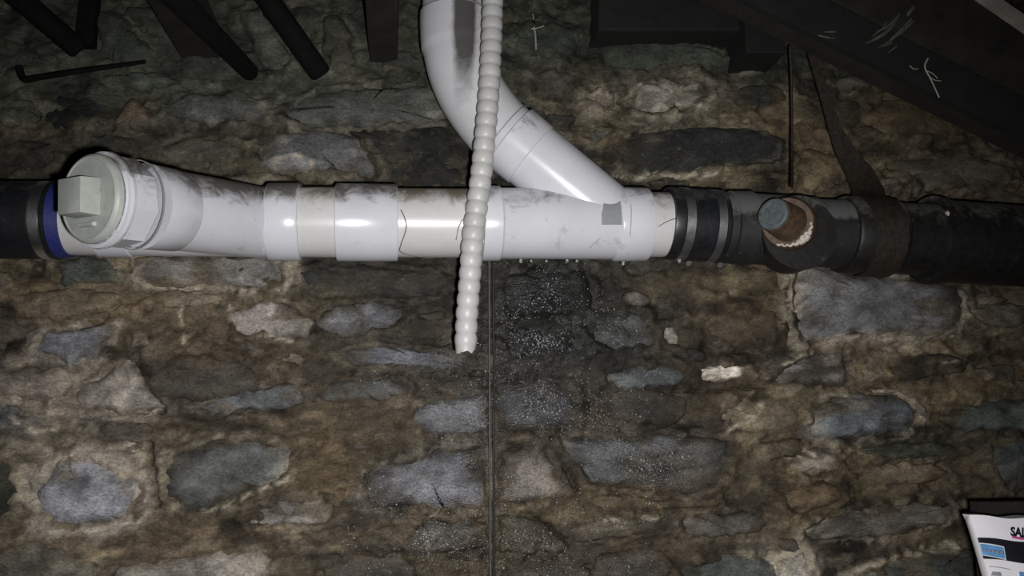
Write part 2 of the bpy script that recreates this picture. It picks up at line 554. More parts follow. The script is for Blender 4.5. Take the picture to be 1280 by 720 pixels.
def lime_field(x, z):
    w_ = np.zeros(x.shape)
    wx = (fbm(x * 50, z * 50, 301, 4) - .5) * .014; wz = (fbm(x * 50, z * 50, 311, 4) - .5) * .014
    for pts, w in LIMES:
        pp = [wpt(*p) for p in pts]
        for (ax, az), (bx, bz) in zip(pp[:-1], pp[1:]):
            t = (((x + wx - ax) * (bx - ax) + (z + wz - az) * (bz - az)) / ((bx - ax) ** 2 + (bz - az) ** 2)).clip(0, 1)
            r = np.hypot(x + wx - ax - t * (bx - ax), z + wz - az - t * (bz - az)) / (w * MPX)
            w_ = np.maximum(w_, np.exp(-r ** 2))
    return w_ * sstep(.34, .52, fbm(x * 70, z * 70, 321, 4)) * .85


def add_lime(c, x, z):
    k = lime_field(x, z)[..., None]
    return c * (1 - k) + np.array((150., 141., 126.)) * k


def mesh_grid_object(name, co, faces, cols, wets, mat, loc=(0, 0, 0)):
    me = bpy.data.meshes.new(name)
    n = len(co)
    me.vertices.add(n)
    me.vertices.foreach_set('co', np.asarray(co, np.float32).ravel())
    faces = np.asarray(faces, np.int32); k = faces.shape[1]
    me.loops.add(faces.size); me.loops.foreach_set('vertex_index', faces.ravel())
    me.polygons.add(len(faces))
    me.polygons.foreach_set('loop_start', np.arange(0, faces.size, k, dtype=np.int32))
    me.polygons.foreach_set('loop_total', np.full(len(faces), k, np.int32))
    me.update(calc_edges=True)
    me.polygons.foreach_set('use_smooth', np.ones(len(faces), bool))
    a = me.color_attributes.new('col', 'FLOAT_COLOR', 'POINT')
    rgba = np.empty((n, 4), np.float32)
    rgba[:, :3] = alb(cols); rgba[:, 3] = wets
    a.data.foreach_set('color', rgba.ravel())
    me.materials.append(mat)
    me.validate()
    o = bpy.data.objects.new(name, me)
    o.location = loc
    COL.objects.link(o)
    return o


def axis_pts(lo, hi, a, b, fine, coarse):
    return np.concatenate([np.arange(lo, a, coarse), np.arange(a, b, fine), np.arange(b, hi + 1e-6, coarse)])


XL, XW, ZTOP = -1.35, 1.95, 2.62
# ------------------------------------------------------------------ stones: colour as seen, height in mm, pale lime rim 0..1, outline in the frame
STONES = [
    ((112, 112, 118), 26, .9, [(45, 612), (58, 592), (74, 576), (95, 568), (120, 571), (140, 575), (156, 588), (175, 600), (177, 630), (165, 648), (140, 655), (100, 662), (70, 662), (50, 648)]),
    ((72, 74, 72), 26, .45, [(206, 590), (215, 565), (250, 553), (300, 548), (345, 550), (368, 565), (366, 590), (355, 603), (320, 612), (285, 630), (250, 642), (222, 636), (208, 612)]),
    ((122, 116, 108), 20, .3, [(310, 634), (350, 626), (400, 621), (425, 626), (423, 650), (400, 657), (360, 655), (320, 660), (300, 650)]),
    ((112, 106, 96), 20, .3, [(140, 714), (170, 702), (230, 690), (290, 683), (330, 690), (338, 712), (330, 735), (140, 735)]),
    ((82, 78, 66), 22, .3, [(0, 680), (40, 672), (85, 680), (115, 700), (120, 730), (60, 738), (-10, 735)]),
    ((46, 46, 36), 16, .2, [(-10, 575), (12, 568), (26, 585), (28, 622), (15, 640), (-10, 645)]),
    ((78, 79, 82), 18, .4, [(-10, 504), (20, 507), (45, 519), (58, 538), (40, 549), (10, 548), (-10, 545)]),
    ((116, 106, 93), 16, .2, [(-10, 465), (35, 458), (80, 462), (86, 480), (68, 503), (20, 499), (-10, 495)]),
    ((100, 101, 107), 20, .6, [(50, 422), (75, 412), (120, 407), (146, 406), (150, 418), (137, 435), (120, 450), (85, 459), (68, 446), (46, 440)]),
    ((112, 104, 96), 14, .2, [(160, 412), (190, 408), (201, 424), (196, 440), (172, 438)]),
    ((60, 56, 48), 20, .15, [(186, 470), (213, 446), (260, 440), (310, 454), (330, 478), (328, 498), (262, 503), (202, 498)]),
    ((116, 109, 99), 16, .2, [(100, 490), (130, 470), (163, 450), (186, 448), (182, 468), (190, 490), (206, 506), (190, 515), (150, 516), (104, 512)]),
    ((78, 81, 83), 16, .3, [(250, 506), (290, 491), (330, 485), (374, 479), (381, 506), (340, 513), (290, 516), (255, 516)]),
    ((122, 114, 106), 20, .3, [(284, 392), (310, 380), (345, 378), (375, 385), (391, 400), (388, 419), (365, 428), (330, 422), (300, 424), (284, 411)]),
    ((112, 104, 94), 12, .1, [(344, 454), (358, 443), (378, 440), (387, 450), (372, 458)]),
    ((98, 95, 91), 20, .8, [(165, 322), (235, 318), (345, 322), (363, 338), (361, 358), (332, 365), (280, 362), (220, 360), (176, 356)]),
    ((62, 67, 60), 16, .2, [(66, 332), (105, 320), (140, 326), (152, 348), (130, 358), (88, 359)]),
    ((98, 84, 64), 16, .2, [(10, 368), (60, 360), (120, 362), (152, 374), (130, 392), (80, 402), (25, 398)]),
    ((104, 92, 74), 14, .2, [(190, 368), (230, 362), (285, 366), (292, 378), (262, 388), (205, 386)]),
    ((46, 46, 42), 16, .1, [(372, 340), (430, 330), (510, 334), (560, 346), (552, 368), (480, 374), (400, 376), (374, 366)]),
    ((76, 76, 80), 18, .2, [(393, 402), (420, 382), (470, 379), (512, 384), (510, 405), (480, 413), (440, 421), (405, 419)]),
    ((74, 75, 81), 16, .2, [(420, 441), (470, 432), (530, 437), (600, 443), (606, 460), (560, 465), (500, 459), (440, 456)]),
    ((66, 66, 62), 14, .1, [(398, 484), (430, 473), (490, 472), (512, 484), (500, 500), (440, 504), (402, 500)]),
    ((92, 93, 96), 24, .2, [(507, 517), (518, 505), (555, 500), (605, 490), (613, 515), (610, 540), (580, 547), (530, 543), (512, 532)]),
    ((66, 66, 68), 24, .1, [(620, 480), (655, 468), (692, 470), (716, 490), (724, 518), (703, 540), (660, 543), (622, 542)]),
    ((88, 88, 93), 26, .4, [(452, 594), (480, 578), (520, 566), (570, 558), (606, 560), (613, 595), (610, 632), (560, 638), (500, 636), (455, 632)]),
    ((98, 90, 80), 24, .2, [(621, 566), (648, 553), (672, 551), (688, 572), (702, 597), (714, 616), (690, 625), (650, 631), (622, 628)]),
    ((70, 72, 74), 26, .2, [(697, 548), (760, 543), (850, 545), (906, 549), (908, 598), (880, 616), (840, 622), (790, 612), (752, 611), (728, 604), (710, 574)]),
    ((64, 60, 52), 16, .1, [(450, 662), (500, 648), (570, 648), (610, 655), (606, 684), (540, 694), (470, 690)]),
    ((52, 48, 38), 16, .1, [(622, 646), (655, 640), (684, 656), (700, 680), (670, 694), (625, 690)]),
    ((72, 64, 50), 20, .2, [(706, 660), (740, 646), (790, 642), (828, 648), (832, 662), (780, 672), (720, 676)]),
    ((76, 62, 40), 16, .1, [(728, 622), (780, 617), (840, 627), (900, 622), (896, 632), (820, 638), (745, 638)]),
    ((78, 74, 66), 18, .2, [(842, 648), (890, 640), (950, 640), (962, 656), (930, 670), (860, 670)]),
    ((66, 72, 68), 20, .2, [(850, 712), (880, 693), (930, 690), (962, 700), (966, 735), (848, 735)]),
    ((128, 122, 112), 16, .7, [(968, 706), (985, 692), (1008, 692), (1018, 712), (1010, 735), (972, 735)]),
    ((62, 66, 60), 22, .9, [(1062, 730), (1082, 706), (1120, 694), (1165, 688), (1206, 684), (1225, 700), (1228, 735)]),
    ((132, 122, 106), 18, .4, [(990, 582), (1005, 563), (1030, 558), (1050, 574), (1048, 588), (1015, 596)]),
    ((82, 87, 91), 24, .5, [(1008, 521), (1025, 501), (1060, 496), (1110, 490), (1134, 501), (1147, 520), (1140, 540), (1100, 545), (1050, 549), (1016, 543)]),
    ((64, 71, 64), 20, .2, [(1170, 522), (1200, 506), (1245, 500), (1292, 498), (1294, 535), (1240, 541), (1190, 538)]),
    ((108, 103, 96), 20, .3, [(962, 463), (985, 449), (1020, 441), (1048, 442), (1058, 468), (1054, 484), (1000, 484), (970, 479)]),
    ((92, 92, 94), 26, .7, [(986, 332), (1030, 336), (1100, 345), (1160, 354), (1196, 366), (1201, 388), (1190, 414), (1150, 424), (1090, 420), (1040, 425), (989, 429)]),
    ((70, 68, 58), 16, .3, [(1212, 388), (1240, 380), (1290, 382), (1292, 404), (1250, 412), (1218, 406)]),
    ((44, 38, 30), 14, .1, [(1108, 462), (1128, 446), (1160, 440), (1208, 450), (1200, 467), (1150, 475), (1116, 473)]),
    ((100, 88, 70), 14, .2, [(1068, 458), (1086, 444), (1104, 448), (1104, 468), (1086, 480), (1072, 474)]),
    ((172, 162, 146), 20, .1, [(867, 463), (888, 456), (915, 455), (932, 461), (928, 471), (905, 478), (880, 476)]),
    ((100, 92, 80), 14, .1, [(822, 418), (834, 408), (848, 414), (850, 430), (834, 438), (824, 430)]),
    ((62, 66, 66), 16, .1, [(754, 468), (800, 451), (848, 455), (862, 474), (828, 486), (770, 485)]),
    ((54, 57, 55), 18, .1, [(732, 420), (756, 396), (800, 388), (818, 410), (816, 440), (770, 446), (740, 440)]),
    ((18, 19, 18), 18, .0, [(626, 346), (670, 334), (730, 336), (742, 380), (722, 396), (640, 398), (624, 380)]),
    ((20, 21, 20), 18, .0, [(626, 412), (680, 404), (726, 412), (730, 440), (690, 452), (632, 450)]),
    ((84, 74, 54), 16, .2, [(858, 342), (910, 332), (972, 340), (976, 362), (920, 372), (870, 366)]),
    ((72, 62, 46), 16, .1, [(880, 392), (920, 380), (972, 388), (974, 420), (930, 434), (886, 424)]),
    ((98, 86, 66), 18, .4, [(900, 512), (930, 498), (975, 496), (1000, 514), (992, 540), (940, 546), (904, 538)]),
    ((98, 84, 64), 16, .3, [(1066, 588), (1100, 577), (1150, 578), (1184, 590), (1160, 604), (1090, 606)]),
    ((80, 75, 66), 20, .6, [(1000, 662), (1035, 642), (1080, 637), (1140, 627), (1190, 632), (1182, 654), (1120, 668), (1050, 674), (1010, 674)]),
    ((54, 56, 44), 14, .1, [(1066, 560), (1110, 550), (1180, 552), (1205, 562), (1180, 572), (1100, 574)]),
    ((78, 64, 44), 18, .2, [(966, 618), (990, 604), (1040, 602), (1058, 618), (1030, 634), (984, 640)]),
    ((56, 60, 60), 18, .2, [(1236, 560), (1262, 546), (1292, 548), (1294, 610), (1262, 616), (1240, 600)]),
    # above the pipe
    ((90, 90, 90), 22, .3, [(320, 182), (345, 166), (400, 165), (446, 170), (466, 190), (477, 213), (466, 222), (400, 219), (336, 216)]),
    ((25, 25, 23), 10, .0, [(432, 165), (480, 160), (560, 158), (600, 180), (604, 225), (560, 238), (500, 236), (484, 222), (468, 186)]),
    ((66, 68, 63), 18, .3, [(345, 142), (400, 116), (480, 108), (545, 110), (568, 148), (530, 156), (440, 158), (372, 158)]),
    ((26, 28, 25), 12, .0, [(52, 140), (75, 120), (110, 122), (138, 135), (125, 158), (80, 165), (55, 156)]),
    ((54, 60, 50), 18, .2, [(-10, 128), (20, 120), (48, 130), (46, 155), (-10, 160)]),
    ((74, 64, 48), 18, .2, [(142, 158), (158, 128), (172, 124), (192, 150), (186, 164), (150, 166)]),
    ((70, 70, 68), 16, .3, [(208, 134), (240, 118), (300, 120), (330, 134), (320, 152), (260, 156), (214, 150)]),
    ((46, 42, 34), 16, .2, [(-10, 186), (30, 176), (74, 180), (78, 205), (40, 216), (-10, 214)]),
    ((64, 62, 50), 16, .2, [(196, 186), (240, 172), (300, 178), (308, 200), (260, 212), (205, 206)]),
    ((58, 64, 54), 18, .2, [(120, 100), (160, 92), (210, 94), (230, 106), (190, 114), (135, 114)]),
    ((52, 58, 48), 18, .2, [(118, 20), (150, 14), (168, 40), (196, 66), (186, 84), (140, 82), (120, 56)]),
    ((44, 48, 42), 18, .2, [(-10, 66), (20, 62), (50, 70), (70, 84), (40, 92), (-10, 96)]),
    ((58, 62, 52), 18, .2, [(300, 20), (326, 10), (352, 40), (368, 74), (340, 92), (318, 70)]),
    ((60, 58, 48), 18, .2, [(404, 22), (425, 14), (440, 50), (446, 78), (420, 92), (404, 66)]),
    ((104, 100, 92), 18, .5, [(792, 112), (830, 101), (880, 105), (888, 122), (862, 140), (802, 148)]),
    ((38, 38, 32), 14, .2, [(910, 120), (935, 106), (972, 108), (984, 124), (960, 138), (918, 136)]),
    ((36, 38, 37), 22, .5, [(768, 190), (800, 166), (860, 158), (940, 160), (982, 178), (976, 204), (900, 214), (820, 220), (775, 213)]),
    ((104, 95, 82), 14, .4, [(728, 122), (745, 112), (768, 116), (766, 136), (740, 142)]),
    ((80, 78, 70), 14, .3, [(732, 168), (750, 158), (768, 164), (762, 180), (738, 184)]),
    ((62, 56, 48), 16, .2, [(658, 96), (690, 86), (718, 96), (708, 120), (672, 126)]),
    ((50, 58, 48), 18, .1, [(745, 60), (790, 48), (850, 56), (905, 66), (900, 84), (830, 90), (760, 84)]),
    ((40, 46, 38), 18, .1, [(640, 30), (680, 24), (720, 40), (718, 72), (670, 78), (640, 62)]),
    ((92, 78, 54), 18, .2, [(996, 200), (1012, 184), (1052, 194), (1066, 222), (1046, 240), (1002, 240)]),
    ((70, 58, 38), 20, .2, [(1078, 140), (1110, 122), (1170, 128), (1200, 148), (1180, 172), (1110, 176), (1082, 164)]),
    ((76, 72, 60), 18, .3, [(1100, 206), (1150, 194), (1225, 198), (1270, 214), (1250, 236), (1160, 240), (1110, 232)]),
    ((84, 80, 70), 16, .3, [(1036, 108), (1055, 96), (1090, 98), (1092, 110), (1058, 118)]),
    ((58, 62, 54), 16, .2, [(1215, 170), (1250, 168), (1292, 186), (1292, 204), (1240, 196)]),
]

gx = axis_pts(XL, XW, -0.82, 1.42, 0.0042, 0.05)
gz = axis_pts(0.0, ZTOP, 1.08, 2.56, 0.0042, 0.06)
gx[-1] = XW; gz[-1] = ZTOP
X, Z = np.meshgrid(gx, gz)
cc, ww = wall_colour(X, Z)
h = (fbm(X * 7, Z * 10, 3, 5) - .5) * 0.040 + (fbm(X * 45, Z * 60, 5, 4) - .5) * 0.018 + (fbm(X * 20, Z * 34, 6, 4) - .5) * 0.016
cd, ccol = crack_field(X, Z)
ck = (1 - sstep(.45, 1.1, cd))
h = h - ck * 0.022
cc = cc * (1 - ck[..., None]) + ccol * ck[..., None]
# mortar is pressed up against the stones, and lime has bloomed along many of their edges
for k_, (scol, shm, srim, spts) in enumerate(STONES):
    pp = np.array([(p.x, p.y) for p in catmull([Vector((*wpt(*p), 0)) for p in spts], 6, closed=True)])
    c_ = pp.mean(0)
    ext_ = np.abs(pp - c_).max(0) * 1.5 + .02
    i0, i1 = np.searchsorted(gx, c_[0] - ext_[0]), np.searchsorted(gx, c_[0] + ext_[0])
    j0, j1 = np.searchsorted(gz, c_[1] - ext_[1]), np.searchsorted(gz, c_[1] + ext_[1])
    if i1 <= i0 or j1 <= j0:
        continue
    xs, zs = X[j0:j1, i0:i1], Z[j0:j1, i0:i1]
    th_ = np.arctan2(pp[:, 1] - c_[1], pp[:, 0] - c_[0]); o_ = np.argsort(th_)
    tt = np.arctan2(zs - c_[1], xs - c_[0])
    Rr = np.interp(tt, th_[o_], np.hypot(*(pp - c_).T)[o_], period=2 * math.pi)
    dist = np.hypot(xs - c_[0], zs - c_[1]) - Rr                      # metres outside the edge
    nz_ = fbm(xs * 34, zs * 40, 200 + k_, 4)
    lipm = np.exp(-(np.maximum(np.abs(dist + .003) - .004, 0) / .012) ** 2)
    h[j0:j1, i0:i1] += lipm * (nz_ - .28) * .030 * min(shm / 20, 1.1)
    if srim > .15:
        ha = np.exp(-((dist - .004) / (.009 + .009 * srim)) ** 2) * sstep(.40, .54, nz_) * min(srim * 1.15, .95)
        pc = np.array(scol, float) * .35 + np.array((98., 91., 79.))
        cc[j0:j1, i0:i1] = cc[j0:j1, i0:i1] * (1 - ha[..., None]) + pc * (.75 + .5 * fbm(xs * 80, zs * 80, 31, 3))[..., None] * ha[..., None]
cc = add_lime(cc, X, Z)
co = np.stack([X, -0.002 - h, Z], -1).reshape(-1, 3)
ny, nx = X.shape
ii = (np.arange(ny - 1)[:, None] * nx + np.arange(nx - 1)[None, :]).ravel()
fc = np.stack([ii, ii + 1, ii + nx + 1, ii + nx], -1)
wall = mesh_grid_object('wall_back', co, fc, cc.reshape(-1, 3), ww.ravel(), M_MORTAR)
struct(wall, 'damp rubble cellar wall of rough stones in brown earthy mortar')


RSEG_BIG, RSEG_SMALL = 72, 44
BEADS = []


def make_stone(poly, col, hmm, rim, seed, big=True, creep=.42):
    """poly: list of (x, z) on the wall plane"""
    nseg = RSEG_BIG if big else RSEG_SMALL
    pts = catmull([Vector((p[0], p[1], 0)) for p in poly], 10, closed=True)
    arr = np.array([(p.x, p.y) for p in pts])
    pp = np.array(poly); pn = np.roll(pp, -1, 0)
    lin_ = np.concatenate([pp[i] + (pn[i] - pp[i]) * (np.arange(10) / 10)[:, None] for i in range(len(pp))])
    arr = arr * .4 + lin_ * .6
    seg = np.hypot(*(np.roll(arr, -1, 0) - arr).T)
    cum = np.concatenate([[0], np.cumsum(seg)])
    s = np.linspace(0, cum[-1], nseg, endpoint=False)
    ex = np.interp(s, cum, np.append(arr[:, 0], arr[0, 0])); ez = np.interp(s, cum, np.append(arr[:, 1], arr[0, 1]))
    ex0, ez0 = ex.copy(), ez.copy()
    ex += (fbm(ex0 * 42, ez0 * 42, seed, 4) - .5) * .024; ez += (fbm(ex0 * 42, ez0 * 42, seed + 5, 4) - .5) * .018
    cx, cz = ex.mean(), ez.mean()
    rings = [1.04, 1.0, .975, .94, .89, .82, .73, .62, .5, .38, .25, .12] if big else [1.04, 1.0, .96, .90, .80, .65, .45, .22]
    H = hmm / 1000.0
    tx, tz = random.uniform(-.06, .06), random.uniform(-.05, .08)
    R, A = [], []
    for k, r in enumerate(rings):
        x = cx + (ex - cx) * r; z = cz + (ez - cz) * r
        rr = min(r, 1.0)
        y = -1.0 * H * (1 - rr ** 6) - (fbm(x * 18, z * 22, seed + 11, 4) - .5) * .016 * (1 - rr ** 12) - (fbm(x * 70, z * 80, seed + 13, 3) - .5) * .006 * (1 - rr ** 20)
        y += (x - cx) * tx + (z - cz) * tz + (0.022 if k == 0 else 0.004 if k == 1 else 0)
        R.append(np.stack([x, y, z], -1)); A.append(np.full(nseg, rr))
    co = np.concatenate(R + [np.array([[cx, R[-1][:, 1].mean(), cz]])])
    rr = np.concatenate(A + [np.array([0.0])])
    n = nseg; fs = []
    for i in range(len(rings) - 1):
        for k in range(n):
            k2 = (k + 1) % n
            fs.append((i * n + k, i * n + k2, (i + 1) * n + k2, (i + 1) * n + k))
    last = (len(rings) - 1) * n
    # centre: quads would pinch, so close with a fan of degenerate-free quads (pairs of triangles)
    for k in range(0, n, 2):
        fs.append((last + k, last + k + 1, last + (k + 2) % n, len(co) - 1))
    x, z = co[:, 0], co[:, 2]
    base = np.array(col, float); base = base * .72 + base.mean() * .28
    v = fbm(x * 16, z * 24, seed + 3, 5)
    v2 = fbm(x * 45, z * 45, seed + 4, 4)
    cols = base[None] * (0.42 + .72 * v + .46 * v2)[:, None]
    wcol, wet = wall_colour(x, z)
    # earth and lime creep in over the edge of the stone
    big_n = fbm(x * 24, z * 30, 61, 4)
    e = (sstep(.62, .98, rr + (big_n - .5) * 1.1) * creep)[:, None]
    cols = cols * (1 - e) + wcol * e
    lime = (sstep(.78, .95, rr + (v - .5) * .35) * (1 - sstep(1.0, 1.08, rr + (v - .5) * .1)) * rim * sstep(.40, .52, v2))[:, None] * .9
    pale = np.clip(base * .45 + np.array((116., 108., 96.)), 0, 200)
    cols = cols * (1 - lime) + pale * lime
    st = sstep(.50, .66, fbm(x * 12, z * 18, 66, 6, .6))[:, None] * .65       # earthy stains
    cols = cols * (1 - st) + wcol * st
    if big:
        cols = add_lime(cols, x, z)
    co = co - np.array([[cx, 0, cz]])
    if wet.max() > .3:
        BEADS.append((co + np.array([[cx, 0, cz]]), np.where(rr < .98, wet, 0)))
    o = mesh_grid_object('stone', co, fs, cols, wet, M_STONE, (cx, 0, cz))
    o.parent = wall
    return o


def inside(poly, x, z):
    r = np.zeros(x.shape, bool); j = len(poly) - 1
    for i in range(len(poly)):
        xi, zi = poly[i]; xj, zj = poly[j]
        c = ((zi > z) != (zj > z)) & (x < (xj - xi) * (z - zi) / (zj - zi + 1e-12) + xi)
        r ^= c; j = i
    return r


OX, OZ = np.meshgrid(np.arange(-.84, 1.44, .005), np.arange(1.06, 2.58, .005))
occ = np.zeros(OX.shape, bool)
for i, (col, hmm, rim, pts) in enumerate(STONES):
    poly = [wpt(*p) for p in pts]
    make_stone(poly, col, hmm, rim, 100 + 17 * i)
    m = np.array(poly); c = m.mean(0)
    occ |= inside([tuple(c + (p - c) * 1.08) for p in m], OX, OZ)

# small packing stones in the joints
PAL_TOP = [(50, 55, 46), (60, 60, 52), (66, 62, 50), (42, 44, 38), (56, 62, 54)]
PAL_LEFT = [(98, 93, 83), (85, 80, 70), (76, 73, 66), (108, 100, 88), (72, 62, 47)]
PAL_MID = [(54, 50, 42), (60, 56, 49), (48, 45, 38), (68, 62, 54)]
PAL_RIGHT = [(84, 74, 57), (72, 64, 49), (94, 86, 70), (62, 62, 54), (78, 66, 47)]
nfill = 0
for size in (1.0, .72, .5, .36):
    for _ in range(260):
        if nfill >= 170:
            break
        cx, cz = random.uniform(-.80, 1.40), random.uniform(1.10, 2.54)
        a = size * random.uniform(.055, .10); b = size * random.uniform(.020, .036)
        n = 9; ph = random.random(); tilt = random.uniform(-.12, .12)
        poly = []
        for k in range(n):
            t = 2 * math.pi * (k + ph + random.uniform(-.25, .25)) / n
            q = random.uniform(.85, 1.12)
            ux, uz = math.copysign(abs(math.cos(t)) ** .7, math.cos(t)) * a * q, math.copysign(abs(math.sin(t)) ** .7, math.sin(t)) * b * q
            poly.append((cx + ux - uz * tilt, cz + uz + ux * tilt))
        ins = inside(poly, OX, OZ)
        if ins.sum() < 8 or occ[ins].mean() > .03:
            continue
        d = Vector((cx, 0, cz)) - CAM
        q = RM.transposed() @ d
        px, py = 640 + F * q.x / -q.z, 360 - F * q.y / -q.z
        pal = PAL_TOP if py < 235 and px < 780 else PAL_LEFT if px < 390 else PAL_MID if px < 850 else PAL_RIGHT
        wc_, _w = wall_colour(np.array([cx]), np.array([cz]))
        col = (np.array(random.choice(pal)) * .5 + wc_[0] * .5) * random.uniform(.8, 1.18)
        make_stone(poly, col, random.uniform(6, 14), random.uniform(0, .5), 3000 + nfill * 13, big=False, creep=1.0)
        m = np.array(poly); c = m.mean(0)
        occ |= inside([tuple(c + (p - c) * 1.12) for p in m], OX, OZ)
        nfill += 1

# water beads on the soaked stones: too many to count, one part of the wall
free = np.array([not occ[min(max(int((z_ - 1.06) / .005), 0), occ.shape[0] - 1), min(max(int((x_ + .84) / .005), 0), occ.shape[1] - 1)] for x_, z_ in zip(X.ravel()[ww.ravel() > .35], Z.ravel()[ww.ravel() > .35])])
wv = np.stack([X, -0.002 - h, Z], -1).reshape(-1, 3)[ww.ravel() > .35][free]
BEADS.append((wv, ww.ravel()[ww.ravel() > .35][free] * .8))
pos_ = np.concatenate([p for p, _ in BEADS]); wt_ = np.concatenate([w for _, w in BEADS]).clip(0, 1) ** 2
# sparkle gathers in clusters
wt_ = wt_ * sstep(.30, .66, fbm(pos_[:, 0] * 14, pos_[:, 2] * 14, 123, 4)) + 1e-9
NB = 3200
pick = rng.choice(len(pos_), NB, replace=False, p=wt_ / wt_.sum())
bv, bf = [], []
for i in pick:
    r_ = rng.uniform(.00035, .0010) * (1.7 if rng.random() < .05 else 1)
    c_ = pos_[i] + rng.normal(0, .0022, 3) * np.array([1, 0, 1]) + np.array([0, -.0006, 0])
    o_ = len(bv)
    for ph_, y_ in ((1.0, 0.15), (.80, -.55), (.42, -.88)):
        for k in range(7):
            t = 2 * math.pi * k / 7
            bv.append((c_[0] + r_ * ph_ * math.cos(t), c_[1] + r_ * y_, c_[2] + r_ * ph_ * 1.25 * math.sin(t)))
    bv.append((c_[0], c_[1] - r_, c_[2]))
    for a_ in (0, 7):
        for k in range(7):
            k2 = (k + 1) % 7
            bf.append((o_ + a_ + k, o_ + a_ + k2, o_ + a_ + 7 + k2, o_ + a_ + 7 + k))
    for k in range(7):
        bf.append((o_ + 14 + k, o_ + 14 + (k + 1) % 7, o_ + 21))
bme = bpy.data.meshes.new('water_beads')
bme.from_pydata([tuple(map(float, p)) for p in bv], [], bf)
bme.polygons.foreach_set('use_smooth', [True] * len(bme.polygons))
bme.materials.append(M_BEAD)
bob = bpy.data.objects.new('water_beads', bme)
COL.objects.link(bob); bob.parent = wall
bob['kind'] = 'stuff'
bob['label'] = 'glittering water beads on the soaked stones'

# ------------------------------------------------------------------ floor, ceiling, side walls (around the picture)
def slab(name, lo, hi, mat, label):
    (x0, y0, z0), (x1, y1, z1) = lo, hi
    o = MB().hexa([(x0, y0, z0), (x1, y0, z0), (x1, y1, z0), (x0, y1, z0), (x0, y0, z1), (x1, y0, z1), (x1, y1, z1), (x0, y1, z1)]).build(name, mat, smooth=False)
    return struct(o, label)


slab('floor', (XL, -2.6, -.1), (XW, .05, 0), M_FLOOR, 'bare earth cellar floor')
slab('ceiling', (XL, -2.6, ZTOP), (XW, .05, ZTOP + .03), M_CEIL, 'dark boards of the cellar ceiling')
slab('wall_left', (XL - .1, -2.6, 0), (XL, .05, ZTOP), M_FLOOR, 'dim earthen left cellar wall')
slab('wall_right', (XW, -2.6, 0), (XW + .1, .05, ZTOP), M_FLOOR, 'dim earthen right cellar wall')

# ------------------------------------------------------------------ white PVC drain
YP = -0.14


def AX(px):
    return P(px, 275 + 6 * px / 858, YP)


def along(pxs):
    """[(px, half height px)] -> start, end, profile in metres from start"""
    pxs = [(p - (p - 500) * .042, hh) for p, hh in pxs]      # rings are read where they face the viewer
    a = AX(pxs[0][0]); b = AX(pxs[-1][0])
    return a, b, [((AX(p) - a).length, rad(AX(p), hh)) for p, hh in pxs]


def run(mb, pxs, **kw):
    a, b, pr = along(pxs)
    mb.lathe(a, b, pr, **kw)
    return mb


pvc = thing('pvc_drain_pipe', AX(560), 'white plastic drain pipe with elbow, wye and square-headed cleanout across the stone wall', 'drain pipe')

run(MB(), [(64, 44), (150, 44)]).build('pipe_stub', M_CREAM, pvc, dirt=.25)

# cleanout wye: straight barrel + branch towards the viewer
J = AX(318)
best = None
for L in np.linspace(.15, .40, 26):
    for el in np.linspace(-.6, .4, 41):
        t = math.radians(36)
        dv = Vector((-math.sin(t), -math.cos(t), el)).normalized()
        q = RM.transposed() @ (J + dv * L - CAM)
        e = (640 + F * q.x / -q.z - 116) ** 2 + (360 - F * q.y / -q.z - 246) ** 2
        if best is None or e < best[0]:
            best = (e, L, dv)
_, LBR, DBR = best
rb = rad(J, 45.5)
m = MB()
run(m, [(110, 46.5), (150, 46.5), (152, 44.5), (328, 44.5), (329, 48.5), (331, 49.5), (369, 49.5), (371, 48.5), (371.5, 44)])
m.lathe(J - DBR * .03, J + DBR * LBR, [(0, rb), (LBR - .092, rb), (LBR - .090, rb * 1.025), (LBR - .04, rb * 1.035)], seg=56)
wy = m.build('cleanout_wye', M_PVC, pvc, dirt=.95)

def ring_on_branch(s, r, w=.0012, depth_=.0012):
    return MB().lathe(J + DBR * (s - w), J + DBR * (s + w), [(0, r), (0, r + depth_), (2 * w, r + depth_), (2 * w, r)], seg=56, cap0=False, cap1=False)

ring_on_branch(LBR - .056, rb * 1.05).build('joint_line', M_LABEL, wy, dirt=0)
ring_on_branch(LBR - .092, rb).build('joint_line', M_GREYINK, wy, dirt=0)

# octagonal threaded adapter, rim and plug
ad = MB()
s0 = LBR - .052
ad.lathe(J + DBR * s0, J + DBR * (s0 + .040), [(0, rb * 1.03), (.003, rb * 1.06), (.037, rb * 1.06), (.040, rb * 1.03)], sides=8, rot=.30)
ad.lathe(J + DBR * (s0 + .036), J + DBR * (s0 + .052), [(0, rb * 1.0), (.001, rb * 1.10), (.006, rb * 1.12), (.0105, rb * 1.10), (.011, rb * 1.02), (.016, rb * 1.02)], seg=64)
ad.build('cleanout_adapter', M_PVC, pvc, dirt=.8, angle=25)
pl = MB()
sp_ = s0 + .050
pl.lathe(J + DBR * sp_, J + DBR * (sp_ + .014), [(0, rb * 1.02), (.007, rb * 1.02), (.010, rb * .99), (.012, rb * .94), (.012, rb * .91), (.0108, rb * .895), (.0108, rb * .3)], seg=64)
plug = pl.build('cleanout_plug', M_PLUG, pvc, dirt=.1, angle=30)
# square head of the plug
c0 = J + DBR * (sp_ + .0105)
ux = DBR.cross(Vector((0, 0, 1))).normalized(); uz = ux.cross(DBR).normalized()
ca, sa = math.cos(.04), math.sin(.04)
e1, e2 = ux * ca + uz * sa, uz * ca - ux * sa
hs = .024
corn = [(-hs, -hs), (hs, -hs), (hs, hs), (-hs, hs)]
MB().hexa([c0 + e1 * a + e2 * b for a, b in corn] + [c0 + DBR * .026 + e1 * a * .93 + e2 * b * .93 for a, b in corn]).build('square_head', M_PLUG, plug, dirt=.1, bevel=.0018)
